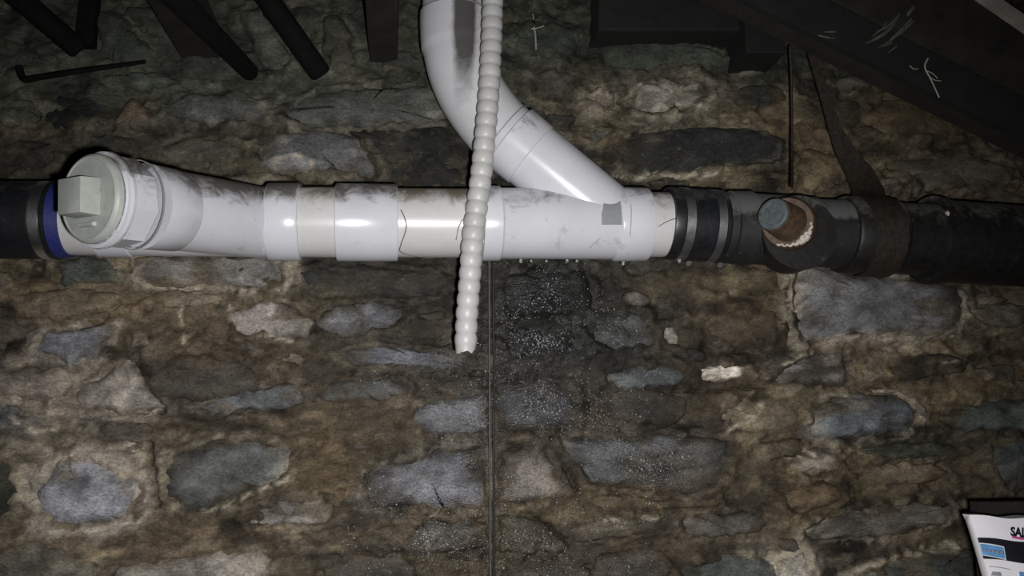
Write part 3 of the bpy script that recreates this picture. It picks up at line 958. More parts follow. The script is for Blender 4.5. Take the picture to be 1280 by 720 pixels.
# small raised bar below the head
cb = c0 - e2 * (rb * .60)
MB().hexa([cb + e1 * a + e2 * b for a, b in [(-.016, -.003), (.016, -.003), (.016, .003), (-.016, .003)]] + [cb + DBR * .005 + e1 * a + e2 * b for a, b in [(-.014, -.002), (.014, -.002), (.014, .002), (-.014, .002)]]).build('raised_bar', M_PLUG, plug, dirt=0)

run(MB(), [(368, 44.5), (422, 45)]).build('pipe_section', M_CREAM, pvc, dirt=.85)
run(MB(), [(417, 44.5), (417.5, 48.5), (419, 49.5), (495, 49), (497, 48), (497.5, 44)]).build('coupling', M_PVC, pvc, dirt=.88)
ps = run(MB(), [(494, 44), (615, 43.8)]).build('pipe_section', M_CREAM, pvc, dirt=1.0)

# wye with branch going up to the elbow
BR0, BR1 = P(772, 283, YP), P(631, 167, YP)
DW = (BR1 - BR0).normalized()
rw = rad(P(660, 195, YP), 44)
LW = (BR1 - BR0).length
m = MB()
run(m, [(605, 43.5), (606, 47.5), (608, 48), (629, 47.5), (630, 46), (632, 45.2), (776, 44.8), (778, 46.5), (780, 47.2), (818, 46.8), (820, 46), (820.5, 42)])
S1 = LW - .012
m.lathe(BR0, BR1, [(0, rw * .98), (S1 - .046, rw * .99), (S1 - .044, rw * 1.03), (S1 - .0, rw * 1.04), (S1 + .0015, rw * 1.0)], seg=56)
wye = m.build('wye_fitting', M_PVC, pvc, dirt=.45)

# street elbow curving from the branch up to the vertical
el_path = [P(*q, YP) for q in [(640, 176), (622, 160), (603, 137), (588, 113), (577, 87), (571, 60), (569, 34), (569, 22)]]
el_pts = catmull(el_path, 6)
re_ = rad(P(585, 105, YP), 43.2)
rr_ = [re_] * len(el_pts)
for i, p in enumerate(el_pts):
    if p.z > P(569, 64, YP).z:
        rr_[i] = re_ * 1.045
m = MB().tube(el_pts, rr_, seg=56)
elbow = m.build('elbow_fitting', M_STREAKED, pvc, dirt=None)
# dark streak down the front of the elbow
me = elbow.data
vc = np.zeros(len(me.vertices) * 3); me.vertices.foreach_get('co', vc); vc = vc.reshape(-1, 3) + np.array(elbow['_o'])
def streak(vc, s=1.0):
    q = (vc - np.array(CAM)) @ np.array(RM)
    xc = P(581, 40, YP - .06).x
    zt, zb = P(578, -60, YP - .06).z, P(578, 175, YP - .06).z
    front = vc[:, 1] < YP - .015
    w = np.exp(-((vc[:, 0] - xc) / .0185) ** 4)
    return np.where(front, w * sstep(zb, zt - .11, vc[:, 2]) * s, 0)
a = me.attributes.new('dirt', 'FLOAT', 'POINT'); a.data.foreach_set('value', (streak(vc, 1.15) + .16 * sstep(P(570, 130, YP).z, P(570, 40, YP).z, vc[:, 2])).astype(np.float32))  # streak plus a tone that darkens towards the top
for s_px, nm in (((663, 139), 'joint_line'),):
    pass
vp0, vp1 = P(569, 30, YP), Vector((P(569, 30, YP).x, YP, ZTOP))
m = MB()
hgt = vp1.z - vp0.z
m.lathe(vp0, vp1, [(hgt * k / 30, re_ * .985) for k in range(31)], seg=64)
vp = m.build('vertical_pipe', M_STREAKED, pvc, dirt=None)
me = vp.data
vc = np.zeros(len(me.vertices) * 3); me.vertices.foreach_get('co', vc); vc = vc.reshape(-1, 3) + np.array(vp['_o'])
a = me.attributes.new('dirt', 'FLOAT', 'POINT'); a.data.foreach_set('value', (streak(vc, 1.15) + .30).astype(np.float32))  # same streak over a uniformly darker tone
run(MB(), [(815, 41.5), (862, 41)]).build('pipe_section', M_CREAM, pvc, dirt=.8)


def on_cyl(px, py, a, d, r):
    """place on a pipe (axis a, dir d, radius r) seen at that place of the frame"""
    v = ray(px, py); w = CAM - a
    vp_ = v - d * v.dot(d); wp = w - d * w.dot(d)
    A_, B_, C_ = vp_.dot(vp_), 2 * vp_.dot(wp), wp.dot(wp) - r * r
    D_ = max(B_ * B_ - 4 * A_ * C_, 0)
    return CAM + v * ((-B_ - math.sqrt(D_)) / (2 * A_))


dm = (AX(800) - AX(100)).normalized()


def mark(pts, half, mat, parent, name='pencil_line', r=.0007, a=None, d=None):
    a = a or AX(500); d = d or dm
    R_ = rad(AX(pts[0][0]), half) if not isinstance(half, tuple) else half[0]
    MB().tube(catmull([on_cyl(x, y, a, d, R_) for x, y in pts], 5), r, seg=6).build(name, mat, parent, dirt=None)


mark([(501, 262), (506, 273), (508, 283), (505, 295), (501, 306), (500, 314), (510, 318), (524, 321)], 44, M_PENCIL, ps, r=.0009)
mark([(578, 274), (573, 285), (570, 300)], 44, M_PENCIL, ps)
mark([(823, 283), (838, 275), (858, 270)], 41.3, M_PENCIL, wye)
mark([(736, 310), (744, 303), (751, 297)], 45, M_GREYINK, wye, 'scratch')
mark([(786, 240), (789, 262), (788, 290), (785, 318)], 47.3, M_GREYINK, wye, 'scratch')
# grey patch of an old sticker where the branch meets the hub
gl = MB(); g0 = []
for i in range(7):
    for j in range(4):
        px_, py_ = 754 + 24 * j / 3, 238 + 43 * i / 6
        g0.append(on_cyl(px_ - (2 if i > 3 and j == 0 else 0), py_, AX(500), dm, rad(AX(765), 45.6)))
gl.add(g0, [(i * 4 + j, i * 4 + j + 1, i * 4 + j + 5, i * 4 + j + 4) for i in range(6) for j in range(3)])
gl.build('grey_sticker', M_LABEL, wye, dirt=None)
# joint line between elbow and branch
jp = BR0 + DW * (LW + .001)
MB().lathe(jp - DW * .001, jp + DW * .001, [(0, rw * .9), (0, rw * 1.006), (.002, rw * 1.006), (.002, rw * .9)], seg=56, cap0=False, cap1=False).build('joint_line', M_LABEL, elbow, dirt=None)
jq = P(569, 21, YP)
MB().lathe(jq, jq + Vector((0, 0, .0015)), [(0, re_ * .9), (0, re_ * 1.047), (.0015, re_ * 1.047), (.0015, re_ * .9)], seg=56, cap0=False, cap1=False).build('joint_line', M_GREYINK, elbow, dirt=None)

# ------------------------------------------------------------------ left: black pipe and banded rubber coupling
lp = MB()
a = Vector((XL + .002, YP, AX(-300).z)); b = AX(40)
lp.lathe(a, b, [(0, rad(AX(0), 45)), ((b - a).length, rad(AX(0), 45))])
o = lp.build('black_drain_pipe', M_IRON, origin=b, dirt=.3)
tag(o, 'dark iron pipe running out of the left edge behind the cleanout', 'pipe')
rc = thing('rubber_coupling', AX(50), 'black rubber coupling with shiny clamp and blue band beside the cleanout plug', 'coupling')
run(MB(), [(-40, 46), (-38, 49.5), (34, 49.5), (36, 48), (50, 48), (52, 50), (56, 50), (57, 44)]).build('sleeve', M_RUBBER, rc, dirt=.3)
cl = run(MB(), [(36, 48), (36, 49.6), (48, 49.6), (48, 48)], cap0=False, cap1=False).build('hose_clamp', M_STEEL, rc, dirt=0)
run(MB(), [(55, 43), (55.2, 48.6), (71, 47), (71.5, 43)]).build('blue_band', M_BLUE, rc, dirt=0)

# ------------------------------------------------------------------ right: rubber coupling and cast iron pipe
I0, I1 = P(850, 280, YP), P(1280, 308, YP)
dI = (I1 - I0).normalized()


def AI(px):
    return P(px, 280 + 28 * (px - 850) / 430, YP)


def runI(mb, pxs, **kw):
    pxs = [(p - (p - 500) * .042, hh) for p, hh in pxs]
    a = AI(pxs[0][0]); b = AI(pxs[-1][0])
    mb.lathe(a, b, [((AI(p) - a).length, rad(AI(p), hh)) for p, hh in pxs], **kw)
    return mb


rc2 = thing('rubber_coupling', AI(888), 'black rubber coupling with two dull clamps joining the white pipe to the iron', 'coupling')
runI(MB(), [(845, 41), (845.5, 45), (848, 46), (858, 46), (859, 44.8), (870, 44.8), (871, 46), (898, 46), (899, 44.8), (909, 44.8), (910, 46.5), (914, 46.5), (916, 45), (916.5, 42)]).build('sleeve', M_RUBBER, rc2, dirt=.85, dl=(.2, .7))
for x0, x1 in ((859, 870), (899, 909)):
    c_ = runI(MB(), [(x0, 44.6), (x0, 46.6), (x1, 46.6), (x1, 44.6)], cap0=False, cap1=False).build('hose_clamp', M_DULLSTEEL, rc2, dirt=.2)
    # worm screw housing on the far lower side
    ap = AI((x0 + x1) / 2)
    q = ap + Vector((0, .5, -.86)).normalized() * rad(ap, 48)
    MB().lathe(q - Vector((0, .012, .007)), q + Vector((0, .012, .007)), [(0, .005), (.027, .005)], seg=12).build('clamp_screw', M_DULLSTEEL, c_, dirt=0)

ir = thing('cast_iron_pipe', AI(1100), 'black cast iron drain with capped side outlet on the right of the wall', 'pipe')
runI(MB(), [(912, 42), (926, 43), (927, 46), (952, 47.5), (953, 45), (1035, 45)]).build('grey_collar', M_IRONGREY, ir, dirt=.95, dl=(-.05, .30))
runI(MB(), [(1030, 43), (1076, 44)]).build('iron_neck', M_IRONGREY, ir, dirt=.98, dl=(0, .25))
runI(MB(), [(1074, 43), (1075, 48), (1078, 49.5), (1136, 49.5), (1139, 48), (1140, 45)]).build('hub', M_IRON, ir, dirt=.8, dl=(-.05, .7))
runI(MB(), [(1138, 45), (1192, 46)]).build('iron_neck', M_IRON, ir, dirt=.8, dl=(-.05, .6))
m = MB()
a = AI(1160); b = Vector((XW - .002, YP, AI(1188).z + (AI(1280).z - AI(1188).z) / (AI(1280).x - AI(1188).x) * (XW - .002 - AI(1188).x)))
R2 = rad(AI(1230), 52)
m.lathe(a, b, [(0, R2 * .8), (.0, R2 * 1.07), (.012, R2 * 1.07), (.016, R2), ((b - a).length, R2)])
m.build('flanged_pipe', M_IRON, ir, dirt=.7, dl=(-.1, .8))
# side outlet towards the viewer
O0 = AI(1003); O0.y = YP
Oe = P(1000, 289, YP - .072)
dO = Vector((-.10, -1, -.02)).normalized()
Oe = P(1000, 290, YP - .07)
outl = MB().lathe(Oe - dO * .06, Oe, [(0, rad(Oe, 46)), (.05, rad(Oe, 46)), (.052, rad(Oe, 48)), (.0599, rad(Oe, 48)), (.06, rad(Oe, 30))], seg=56).build('side_outlet', M_IRON, ir, dirt=.5, dl=(.1, .8))
B0 = P(988, 281, YP - .075); B1 = P(984, 278, YP - .105)
dB = (B1 - B0).normalized()
bush = MB().lathe(B0, B1, [(0, rad(B0, 33)), ((B1 - B0).length - .004, rad(B1, 33)), ((B1 - B0).length, rad(B1, 31)), ((B1 - B0).length, rad(B1, 21))], seg=48).build('bushing', M_RUST, outl, dirt=None)
C1 = P(967, 268, YP - .128)
dC = (C1 - B1).normalized()
lc = (C1 - B1).length
MB().lathe(B1 - dC * .006, C1, [(0, rad(C1, 25)), (lc, rad(C1, 22)), (lc + .004, rad(C1, 21))], seg=40).build('stub', M_RUST, outl, dirt=None)
MB().lathe(C1 - dC * .001, C1 + dC * .004, [(0, rad(C1, 21)), (.004, rad(C1, 20.5)), (.0055, rad(C1, 19)), (.0055, rad(C1, 15)), (.0045, rad(C1, 14))], seg=40).build('end_plug', M_PLUGBLUE, outl, dirt=None)
# lumpy lime crust on the lower right of the bushing
u_ = dB.cross(Vector((0, 0, 1))).normalized(); w_ = u_.cross(dB)
cr = MB()
if u_.x < 0:
    u_ = -u_
ring = []
for k in range(40):
    t = math.radians(-118 + 112 * k / 39)
    q = B1 + (u_ * math.cos(t) + w_ * math.sin(t)) * rad(B1, 29.5 + 1.2 * math.sin(k * 1.3))
    fat = .0010 + .0052 * math.exp(-((k - 24) / 7.0) ** 2) + .0012 * random.random()
    ring.append((q + dB * .001, fat))
cr.tube([q for q, _ in ring], [f for _, f in ring], seg=10)
cr.build('lime_crust', M_CRUST, outl, dirt=None)
# thin crust line on the lower left lip
t_ = [P(951, 308, YP - .075), P(953, 318, YP - .075), P(957, 326, YP - .07)]
MB().tube(catmull(t_, 5), .0009, seg=6).build('lime_line', M_IRONGREY, outl, dirt=None)
# pale lime spot near the flange
q = on_cyl(1187, 268, AI(1160), dI, rad(AI(1187), 46))
MB().tube([q + Vector((-.006, 0, .004)), q, q + Vector((.004, 0, -.008))], [.003, .005, .002], seg=8).build('lime_spot', M_CRUST, ir, dirt=None)

# ------------------------------------------------------------------ ribbed hose
hp = catmull([P(619, -75, -.228), P(617, -30, -.228), P(616, 0, -.228), P(614, 60, -.228), P(611, 115, -.228), P(606, 175, -.226), P(600, 230, -.222), P(592, 290, -.220), P(588, 340, -.216), P(584, 390, -.210), P(582, 433, -.204)], 60)
top_ = hp[0]
hp = [Vector((top_.x, top_.y, top_.z + (ZTOP - top_.z) * (1 - k / 60))) for k in range(60)] + hp
L = [0.0]
for p, q in zip(hp[:-1], hp[1:]):
    L.append(L[-1] + (q - p).length)
rh = rad(P(600, 230, -.222), 14.2)
pitch = rad(P(600, 230, -.222), 16.6)
rr_ = [rh * (0.80 + 0.20 * abs(math.sin(math.pi * l / pitch)) ** .75) for l in L]
# resample evenly for crisp ribs
pts2, r2 = [], []
tot = L[-1]; n = int(tot / (pitch / 10))
j = 0
for k in range(n + 1):
    s = tot * k / n
    while j < len(L) - 2 and L[j + 1] < s:
        j += 1
    t = (s - L[j]) / max(L[j + 1] - L[j], 1e-9)
    pts2.append(hp[j].lerp(hp[j + 1], min(t, 1)))
    r2.append(rh * (0.83 + 0.17 * abs(math.sin(math.pi * s / pitch)) ** .5))
hm = MB().tube(pts2, r2, seg=28, cap=False)
# inner wall so that the open end reads as a hollow tube
hm.tube(pts2[-30:], [rh * .70] * 30, seg=28, cap=False)
nv = len(hm.v)
o1 = (len(pts2) - 1) * 28; i1 = len(pts2) * 28 + 29 * 28
hm.f += [(o1 + k, o1 + (k + 1) % 28, i1 + (k + 1) % 28, i1 + k) for k in range(28)]
for k in range(28):     # ragged cut
    dz = Vector((0, 0, -.006 * random.random() - .006 * (math.cos(2 * math.pi * k / 28 + 1) > .3)))
    hm.v[o1 + k] += dz; hm.v[i1 + k] += dz
hose = hm.build('ribbed_hose', M_HOSE, origin=pts2[0], dirt=None)
tag(hose, 'translucent white ribbed hose hanging open in front of the white pipe', 'hose')

# ------------------------------------------------------------------ cable hanging down the wall with a dark line beside it
cb_ = thing('wall_cable', P(613, 720, -.045), 'thin twin-strand cable hanging straight down the wall under the hose end', 'cable')
zc = [P(611.5 + .0035 * (y - 330), y, -.036) for y in range(300, 941, 20)]
MB().tube(zc, .0017, seg=8).build('pale_strand', M_CABLE, cb_, dirt=None)
zc = [P(616.5 + .0035 * (y - 330) + (.8 if 420 < y < 520 else 0), y, -.034) for y in range(300, 941, 20)]
MB().tube(zc, .0021, seg=8).build('dark_strand', M_CABLEDARK, cb_, dirt=None)  # dark line just right of the cable

# ------------------------------------------------------------------ hanger strap and tie wire
st = MB()
sw = [(1008, 40, 5, -.17), (1014, 62, 5.5, -.165), (1024, 95, 6, -.155), (1035, 130, 7, -.145), (1044, 160, 9, -.135), (1058, 190, 14, -.125), (1075, 215, 19, -.12), (1086, 238, 21, -.14)]
sp = [(P(x, y, Y), w) for x, y, w, Y in sw]
vs_, fs_ = [], []
rows = []
for i, (x, y, w, Y) in enumerate(sw):
    rows.append((P(x - w * .9, y + w * .15, Y), P(x + w * .9, y - w * .15, Y)))
# wrap over the front of the hub
ac = AI(1084); Rh = rad(ac, 51)
for ang in range(75, -131, -15):
    t = math.radians(ang)
    off = Vector((0, -math.cos(t) * Rh, math.sin(t) * Rh))
    k = (75 - ang) / 205
    x0, x1 = 1062 + 12 * k, 1104 + 4 * k
    rows.append((AI(x0) + off, AI(x1) + off))
for p, q in rows:
    vs_ += [p, q]
th = Vector((0, .003, 0))
n_ = len(rows)
back = [p + th for p in vs_]
fs_ = [(2 * i, 2 * i + 1, 2 * i + 3, 2 * i + 2) for i in range(n_ - 1)]
fs_ += [tuple(len(vs_) + j for j in reversed(f)) for f in fs_[:n_ - 1]]
for i in range(n_ - 1):
    fs_ += [(2 * i, 2 * i + 2, 2 * i + 2 + len(vs_), 2 * i + len(vs_)), (2 * i + 1, 2 * i + 1 + len(vs_), 2 * i + 3 + len(vs_), 2 * i + 3)]
fs_ += [(0, len(vs_), len(vs_) + 1, 1), (2 * n_ - 2, 2 * n_ - 1, 2 * n_ - 1 + len(vs_), 2 * n_ - 2 + len(vs_))]
st.add(vs_ + back, fs_)
o = st.build('hanger_strap', M_STRAP, origin=rows[0][0], dirt=None)
tag(o, 'rusty dark strap twisting down from the slanting board round the iron pipe', 'strap')
tw = catmull([P(1014, 50, -.15), P(1006, 58, -.15), P(996, 57, -.15), P(988, 58, -.15), P(989, 90, -.145), P(990, 150, -.14), P(990, 200, -.15), P(990, 236, -.205)], 8)
o = MB().tube(tw, .0026, seg=8).build('tie_wire', M_STRAP, origin=tw[0], dirt=None)
tag(o, 'thin dark wire hanging straight down beside the rusty strap', 'wire')

# ------------------------------------------------------------------ slanting board (stair string) top right, with batten
YB = -.30
bd = thing('slanting_board', P(1100, 60, YB), 'wide dark slanting board across the top right corner', 'board')
lo0, lo1 = P(820, -52, YB), P(1400, 234, YB)
up0, up1 = P(1215, -4, YB - .02), P(1400, 112, YB - .02)
dirb = (lo1 - lo0).normalized()
up0 = up0 + (up0 - up1).normalized() * .35
th_ = Vector((0, .045, 0))
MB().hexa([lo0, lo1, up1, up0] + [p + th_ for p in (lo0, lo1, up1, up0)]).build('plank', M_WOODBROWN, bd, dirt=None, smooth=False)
# darker lower lip along the edge
lip = Vector((0, -.012, 0))
w2 = (up0 - lo0).normalized()
perp = dirb.cross(Vector((0, 1, 0))).normalized()
if perp.z < 0:
    perp = -perp
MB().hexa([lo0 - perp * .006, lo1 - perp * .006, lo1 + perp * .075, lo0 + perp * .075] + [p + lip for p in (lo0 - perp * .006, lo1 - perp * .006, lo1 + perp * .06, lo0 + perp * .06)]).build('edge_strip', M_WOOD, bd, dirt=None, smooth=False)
# pale batten on top
q0, q1 = P(1200, -20, YB - .03), P(1400, 116, YB - .03)
MB().hexa([q0, q1, q1 + perp * .022, q0 + perp * .022] + [p + Vector((0, .03, 0)) for p in (q0, q1, q1 + perp * .022, q0 + perp * .022)]).build('batten', M_BATTEN, bd, dirt=None, smooth=False)
# pale scuffs dragged over the board
for k, (x0, y0, x1, y1, x2, y2, w) in enumerate([(1083, 54, 1108, 40, 1128, 16, .0032), (1098, 60, 1122, 44, 1142, 18, .0016), (1110, 66, 1120, 58, 1136, 40, .0014), (1104, 58, 1114, 54, 1124, 46, .0016), (1022, 44, 1040, 48, 1060, 51, .0018), (1090, 46, 1104, 34, 1114, 14, .0012), (1134, 20, 1140, 10, 1150, -6, .0040), (1096, 40, 1118, 26, 1136, -4, .0030), (1112, 50, 1134, 30, 1150, 2, .0030), (1124, 44, 1140, 28, 1152, 12, .0022), (1030, 40, 1044, 40, 1052, 42, .0016)]):
    pp = catmull([P(x0, y0, YB - .012), P(x1, y1, YB - .011), P(x2, y2, YB - .004)], 6)
    MB().tube(pp, [w * (.25 + .75 * math.sin(math.pi * (i + .6) / (len(pp) + .2))) for i in range(len(pp))], seg=6).build('scuff', M_PAINT, bd, dirt=None)
# cobweb wisps
def web(pts, Y, w, label, extra=()):
    r_ = thing('cobweb', P(*pts[0], Y), label, 'cobweb')
    MB().tube(catmull([P(x, y, Y) for x, y in pts], 4), w, seg=5).build('strand', M_COBWEB, r_, dirt=None)
    for e in extra:
        MB().tube(catmull([P(x, y, Y) for x, y in e], 4), w * .6, seg=5).build('strand', M_COBWEB, r_, dirt=None)


web([(1160, 73), (1156, 84), (1164, 100), (1174, 122)], YB - .02, .0011, 'wispy cobweb hanging from the dark slanting board', [[(1157, 88), (1166, 92), (1172, 98)], [(1162, 96), (1168, 100), (1176, 101)], [(1137, 82), (1142, 86), (1148, 86)]])
web([(667, 34), (669, 42), (670, 62)], -.06, .0016, 'pale dangling cobweb thread right of the hose top', [[(666, 17), (667, 24)], [(664, 36), (672, 35), (680, 32)]])

# ------------------------------------------------------------------ beams, joist ends and rods at the top
VPX = ray(720, 540); VPX = VPX / VPX.y      # direction square to the wall


def beam_box(name, quad, mat, label, cat, y_wall=.0, y_out=-.9, up=.16, shift=(0, 0)):
    """box running from the wall towards the viewer; quad: px x0,x1 and y of its lower edge on the wall"""
    x0, x1, y = quad
    a, b = P(x0, y, y_wall), P(x1, y, y_wall)
    z = a.z; zt = min(z + up, ZTOP - .001)
    s, lift = shift
    c = [(a.x, y_wall, z), (b.x, y_wall, z), (b.x, y_wall, zt), (a.x, y_wall, zt), (a.x + s, y_out, z + lift), (b.x + s, y_out, z + lift), (b.x + s, y_out, zt + lift), (a.x + s, y_out, zt + lift)]
    o = MB().hexa(c).build(name, mat, origin=(a.x, y_wall, z), smooth=False, bevel=.003, dirt=None)
    tag(o, label, cat)
    return o


def rod(name, p0, p1, r, mat, label, cat):
    o = MB().lathe(p0, p1, [(0, r * .8), (.004, r), ((Vector(p1) - Vector(p0)).length, r)], seg=20).build(name, mat, origin=p0, dirt=None)
    return tag(o, label, cat)


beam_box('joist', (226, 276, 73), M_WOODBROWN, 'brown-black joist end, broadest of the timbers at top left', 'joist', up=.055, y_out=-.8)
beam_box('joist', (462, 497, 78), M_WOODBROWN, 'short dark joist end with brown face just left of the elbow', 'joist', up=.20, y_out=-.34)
for (x, y), (x2, y2), hw, lab in [((100, 63), (10, -14), 14, 'black rod slanting in at the far left, meeting an upright bar'),
                                  ((312, 90), (216, -8), 11.5, 'black rod slanting down right beside the broad joist'),
                                  ((402, 94), (330, -8), 14, 'black rod slanting down midway between two joist ends')]:
    p0 = P(x, y, -.04)
    p1 = P(x2, y2, -.45 if x == 312 else -.12)
    d_ = (p1 - p0).normalized()
    tlen = min((ZTOP - .03 - p0.z) / d_.z, .9) if d_.z > .05 else .6
    rod('iron_rod', p0, p0 + d_ * tlen, rad(p0, hw), M_BLACKPIPE, lab, 'rod')
p0 = P(107, 58, -.022); p1 = Vector((p0.x, p0.y, ZTOP - .001))
a_ = rad(p0, 10.5)
o = MB().hexa([p0 + Vector((-a_, -.012, 0)), p0 + Vector((a_, -.012, 0)), p1 + Vector((a_, -.012, 0)), p1 + Vector((-a_, -.012, 0)), p0 + Vector((-a_, .012, 0)), p0 + Vector((a_, .012, 0)), p1 + Vector((a_, .012, 0)), p1 + Vector((-a_, .012, 0))]).build('upright_bar', M_BLACKPIPE, origin=p0, smooth=False, bevel=.002, dirt=None)
tag(o, 'upright black bar against the wall at upper left', 'bar')
# bent iron spike lying in a joint
sk = catmull([P(24, 84, -.05), P(30, 99, -.052), P(48, 97, -.052), P(80, 92, -.052), P(120, 86, -.05), P(150, 82, -.046), P(182, 77, -.03)], 6)
o = MB().tube(sk, [.0045 * (1 - .65 * i / len(sk)) + .0015 for i in range(len(sk))], seg=10).build('iron_spike', M_BLACKPIPE, origin=sk[0], dirt=None)
tag(o, 'thin bent iron spike lying along the wall below the upright bar', 'spike')
# ledger against the wall, centre right, and a block under the board
def wall_block(name, quad, y0, y1, mat, label, cat, zt=None, slant=0):
    x0, x1, y = quad
    a, b = P(x0, y, y0), P(x1, y, y0)
    zt = zt or ZTOP - .001
    c = [(a.x, y0, a.z), (b.x, y0, b.z), (b.x, y0, zt), (a.x + slant, y0, zt), (a.x, y1, a.z), (b.x, y1, b.z), (b.x, y1, zt), (a.x + slant, y1, zt)]
    o = MB().hexa(c).build(name, mat, origin=(a.x, y1, a.z), smooth=False, bevel=.004, dirt=None)
    return tag(o, label, cat)


wall_block('ledger_beam', (748, 926, 38), -.07, .01, M_WOOD, 'dark ledger timber along the wall top between hose and slanting board', 'beam', slant=.015)
wall_block('timber_block', (933, 984, 66), -.09, .01, M_WOOD, 'square dark timber block tucked under the slanting board', 'timber')

# ------------------------------------------------------------------ water drops under the pipe
drop_src = None
for k, (px, py, s) in enumerate([(651, 326, 2.6), (664, 326, 1.6), (683, 326, 1.6), (709, 326, 2.2), (721, 326, 1.8), (779, 329, 2.6), (849, 326, 2.8)]):
    c = P(px, py, YP - .004)
    r = .00125 * s
    if drop_src is None:
        pr = [(0, .0001), (.15, .5), (.45, .9), (.9, 1.0), (1.4, .85), (1.9, .45), (2.1, .1)]
        o = MB().lathe(c + Vector((0, 0, r)), c - Vector((0, 0, r)), [(s_ * r, q_ * r) for s_, q_ in pr], seg=12).build('water_drop', M_WATER, origin=c, dirt=None)
        drop_src = (o, r)
    else:
        o = drop_src[0].copy(); COL.objects.link(o); o.location = c; o.scale = (r / drop_src[1],) * 3
    tag(o, 'clear water drop clinging under the white pipe, %s to the right of the hose' % ('first', 'second', 'third', 'fourth', 'fifth', 'sixth', 'seventh')[k], 'water drop', 'water drops under the white pipe')

# ------------------------------------------------------------------ shelf unit and printed sack, bottom right
YS = -.42
sh = thing('shelf_unit', (P(1330, 630, YS + .10).x, YS, 0), 'dark shelf back whose top edge shows above the white sack', 'shelf')
tl = P(1224, 628, YS + .13)
x0, x1 = tl.x, tl.x + .40
zsh = P(1240, 642, YS).z - .50
MB().hexa([(x0, YS + .13, 0), (x1, YS + .13, 0), (x1, YS + .13, tl.z), (x0, YS + .13, tl.z), (x0, YS + .15, 0), (x1, YS + .15, 0), (x1, YS + .15, tl.z), (x0, YS + .15, tl.z)]).build('back_panel', M_WOODBROWN, sh, smooth=False, dirt=None)
MB().hexa([(x0, YS - .14, zsh - .022), (x1, YS - .14, zsh - .022), (x1, YS + .13, zsh - .022), (x0, YS + .13, zsh - .022), (x0, YS - .14, zsh), (x1, YS - .14, zsh), (x1, YS + .13, zsh), (x0, YS + .13, zsh)]).build('shelf_board', M_WOODBROWN, sh, smooth=False, dirt=None)
for xx in (x0, x1 - .03):
    MB().hexa([(xx, YS - .14, 0), (xx + .03, YS - .14, 0), (xx + .03, YS - .11, 0), (xx, YS - .11, 0), (xx, YS - .14, zsh - .022), (xx + .03, YS - .14, zsh - .022), (xx + .03, YS - .11, zsh - .022), (xx, YS - .11, zsh - .022)]).build('leg', M_WOODBROWN, sh, smooth=False, dirt=None)

# the sack: its front is a pillowed sheet addressed by u (0 left .. 1 right) and v (0 top .. 1 bottom)
TL, TR = P(1207, 643, YS), P(1207, 643, YS) + Vector((.34, 0, -.004))
BLx = P(1241, 760, YS).x
HB = TL.z - zsh


def sack(u, v, side=-1):
    left = TL.x + (BLx - TL.x) * min(v / .22, 1) ** .8 - .012 * math.sin(max(v - .2, 0) * 3)
    right = TL.x + .34 - .02 * math.sin(v * 3)
    x = left + (right - left) * u
    edge = (max(math.sin(math.pi * min(max(u, 0), 1)), 0) ** .8) * (.15 + .85 * math.sin(math.pi * min(v, 1) * .5) ** .8) * (1 if v < .9 else max(0, (1 - v) / .1) ** .35 * .45 + .55)
    wr = .004 * math.sin(u * 19 + v * 11) + .0025 * math.sin(u * 37 - v * 31)
    y = YS + side * (.006 + .075 * edge + wr * edge)
    z = TL.z - HB * v + (-.0045 * math.sin(u * 6) + .0012 * math.sin(u * 31)) * (1 - v) 
    return Vector((x, y, z))


bag = thing('printed_sack', (TL.x + .17, YS, zsh), 'white plastic sack with black band and blue panel in the lower right corner', 'sack')
m = MB()
NU, NV = 90, 60
vv = []
for side in (-1, 1):
    for j in range(NV + 1):
        for i in range(NU + 1):
            vv.append(sack((1 - math.cos(math.pi * i / NU)) / 2, j / NV, side))
ff = []
n1 = (NU + 1) * (NV + 1)
for s_ in (0, 1):
    for j in range(NV):
        for i in range(NU):
            q = s_ * n1 + j * (NU + 1) + i
            ff.append((q, q + 1, q + NU + 2, q + NU + 1))
for j in range(NV):
    for i in (0, NU):
        q = j * (NU + 1) + i
        ff.append((q, q + NU + 1, q + NU + 1 + n1, q + n1))
for i in range(NU):
    for j in (0, NV):
        q = j * (NU + 1) + i
        ff.append((q, q + 1, q + 1 + n1, q + n1))
m.add(vv, ff)
film = m.build('film', M_BAG, bag, dirt=None, angle=60)


def find_uv(px, py):
    """where on the sack's front a place of the frame falls"""
    b = (1e9, 0, 0)
    u0, u1, v0, v1 = 0., 1., 0., .6
    for it in range(5):
        for i in range(13):
            for j in range(13):
                u = u0 + (u1 - u0) * i / 12; v = v0 + (v1 - v0) * j / 12
                q = RM.transposed() @ (sack(u, v) - CAM)
                e = (640 + F * q.x / -q.z - px) ** 2 + (360 - F * q.y / -q.z - py) ** 2
                if e < b[0]:
                    b = (e, u, v)
        du, dv_ = (u1 - u0) / 8, (v1 - v0) / 8
        u0, u1, v0, v1 = max(b[1] - du, 0), min(b[1] + du, 1.05), max(b[2] - dv_, 0), b[2] + dv_
    return b[1], b[2]


def sack_normal(u, v):
    e = 2e-3
    a_ = sack(min(u + e, 1), v) - sack(max(u - e, 0), v); b_ = sack(u, v + e) - sack(u, max(v - e, 0))
    n_ = a_.cross(b_).normalized()
    return n_ if n_.y < 0 else -n_


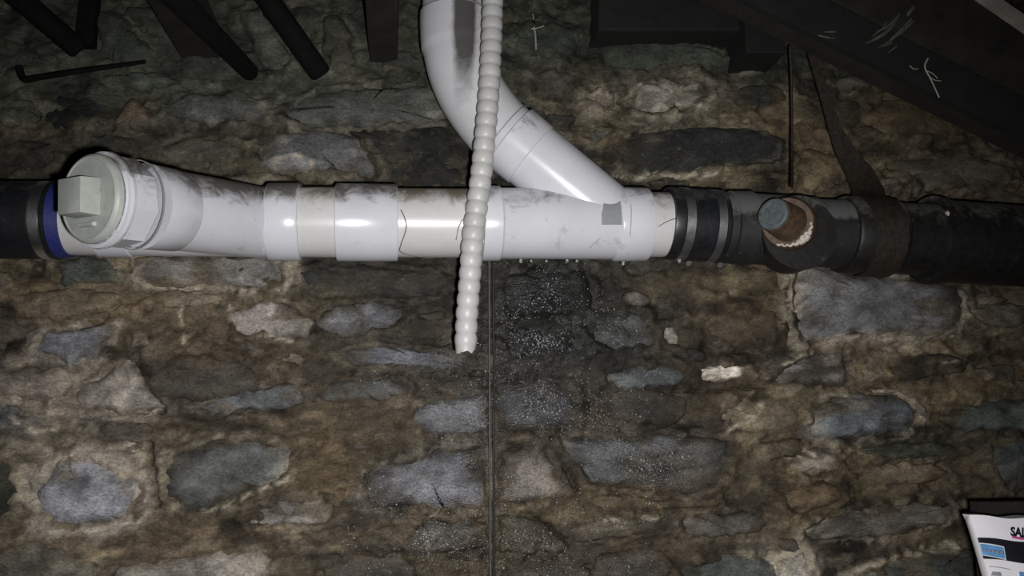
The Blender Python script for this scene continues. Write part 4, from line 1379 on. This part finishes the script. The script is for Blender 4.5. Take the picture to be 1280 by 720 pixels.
def patch(name, corners, mat, off, parent=film, n=30, pw=1.0):
    """printed area on the sack; corners tl, tr, br, bl in (u, v)"""
    (a, b, c, d) = [Vector((*q, 0)) for q in corners]
    vs_ = []
    for j in range(n + 1):
        for i in range(n + 1):
            ti = (i / n) ** pw
            p = a.lerp(b, ti).lerp(d.lerp(c, ti), j / n)
            vs_.append(sack(p.x, p.y) + sack_normal(p.x, p.y) * off)
    fs_ = [(j * (n + 1) + i, j * (n + 1) + i + 1, (j + 1) * (n + 1) + i + 1, (j + 1) * (n + 1) + i) for j in range(n) for i in range(n)]
    return MB().add(vs_, fs_).build(name, mat, parent, dirt=None)


def px_patch(name, pts, mat, off, **kw):
    return patch(name, [find_uv(*p) for p in pts], mat, off, **kw)


uvA, uvB = find_uv(1217, 673), find_uv(1223, 700)
uvC, uvD = find_uv(1278, 679.5), find_uv(1278, 710)
ext = lambda p, q: (.97, p[1] + (q[1] - p[1]) * .9)
patch('black_band', [uvA, ext(uvA, uvC), ext(uvB, uvD), uvB], M_INK, .0012, n=90, pw=2.2)
px_patch('panel_border', [(1223.5, 678), (1254, 683), (1257, 700), (1227, 694)], M_WHITEINK, .0021)
px_patch('blue_panel', [(1224.3, 679), (1253, 684), (1255.7, 698.6), (1227.8, 693)], M_SKY, .0028)
px_patch('panel_stripe', [(1227, 685), (1253, 689), (1254, 692.5), (1227.5, 688.5)], M_NAVY, .0034)
for k in range(5):
    x = 1228 + k * 5
    px_patch('panel_letter', [(x, 686 + k * .75), (x + 3.2, 686.5 + k * .75), (x + 3.3, 688.4 + k * .75), (x + .1, 687.9 + k * .75)], M_GREYINK, .0040, n=2)
px_patch('blue_square', [(1225, 704), (1231, 705), (1232, 712), (1226, 711)], M_SKY, .002, n=3)
px_patch('blue_square', [(1273, 714), (1282, 715), (1283, 723), (1274, 722)], M_SKY, .002, n=3)
px_patch('sketch_line', [(1236, 707), (1262, 711), (1262, 712), (1236, 708)], M_GREYINK, .002, n=4)
px_patch('sketch_line', [(1240, 714), (1250, 714.5), (1252, 720), (1238, 719)], M_GREYINK, .002, n=4)
px_patch('magenta_line', [(1263.5, 669.5), (1280, 672), (1280, 675), (1264, 672.5)], M_MAGENTA, .002, n=3)
uvm0, uvm1 = find_uv(1264, 670), find_uv(1276, 672)
# the word on the sack
fcu = bpy.data.curves.new('word', 'FONT')
fcu.body = 'SAL'
fcu.size = 1.0
fcu.offset = .05
fo = bpy.data.objects.new('word', fcu)
COL.objects.link(fo)
dg = bpy.context.evaluated_depsgraph_get()
tm = bpy.data.meshes.new_from_object(fo.evaluated_get(dg))
COL.objects.unlink(fo); bpy.data.objects.remove(fo)
tv = np.array([v.co[:] for v in tm.vertices]); tf = [tuple(p.vertices) for p in tm.polygons]
hgt_ = tv[:, 1].max()
ua, va = find_uv(1262.5, 669); ub, vb = find_uv(1262.5, 658); uc, vc_ = find_uv(1278, 671)
adv = 1.36                                   # advance of the first two letters, in text heights
vs_ = []
for x, y, _z in tv:
    u = ua + (uc - ua) * (x / hgt_) / 1.72 + (ub - ua) * (y / hgt_)
    v = va + (vb - va) * (y / hgt_) + (vc_ - va) * (x / hgt_) / 1.72
    vs_.append(sack(u, v) + sack_normal(u, v) * .0012)
MB().add(vs_, tf).build('lettering', M_INK, film, dirt=None, smooth=False)

# tidy helper properties
for o in list(scene.objects):
    if '_o' in o:
        del o['_o']
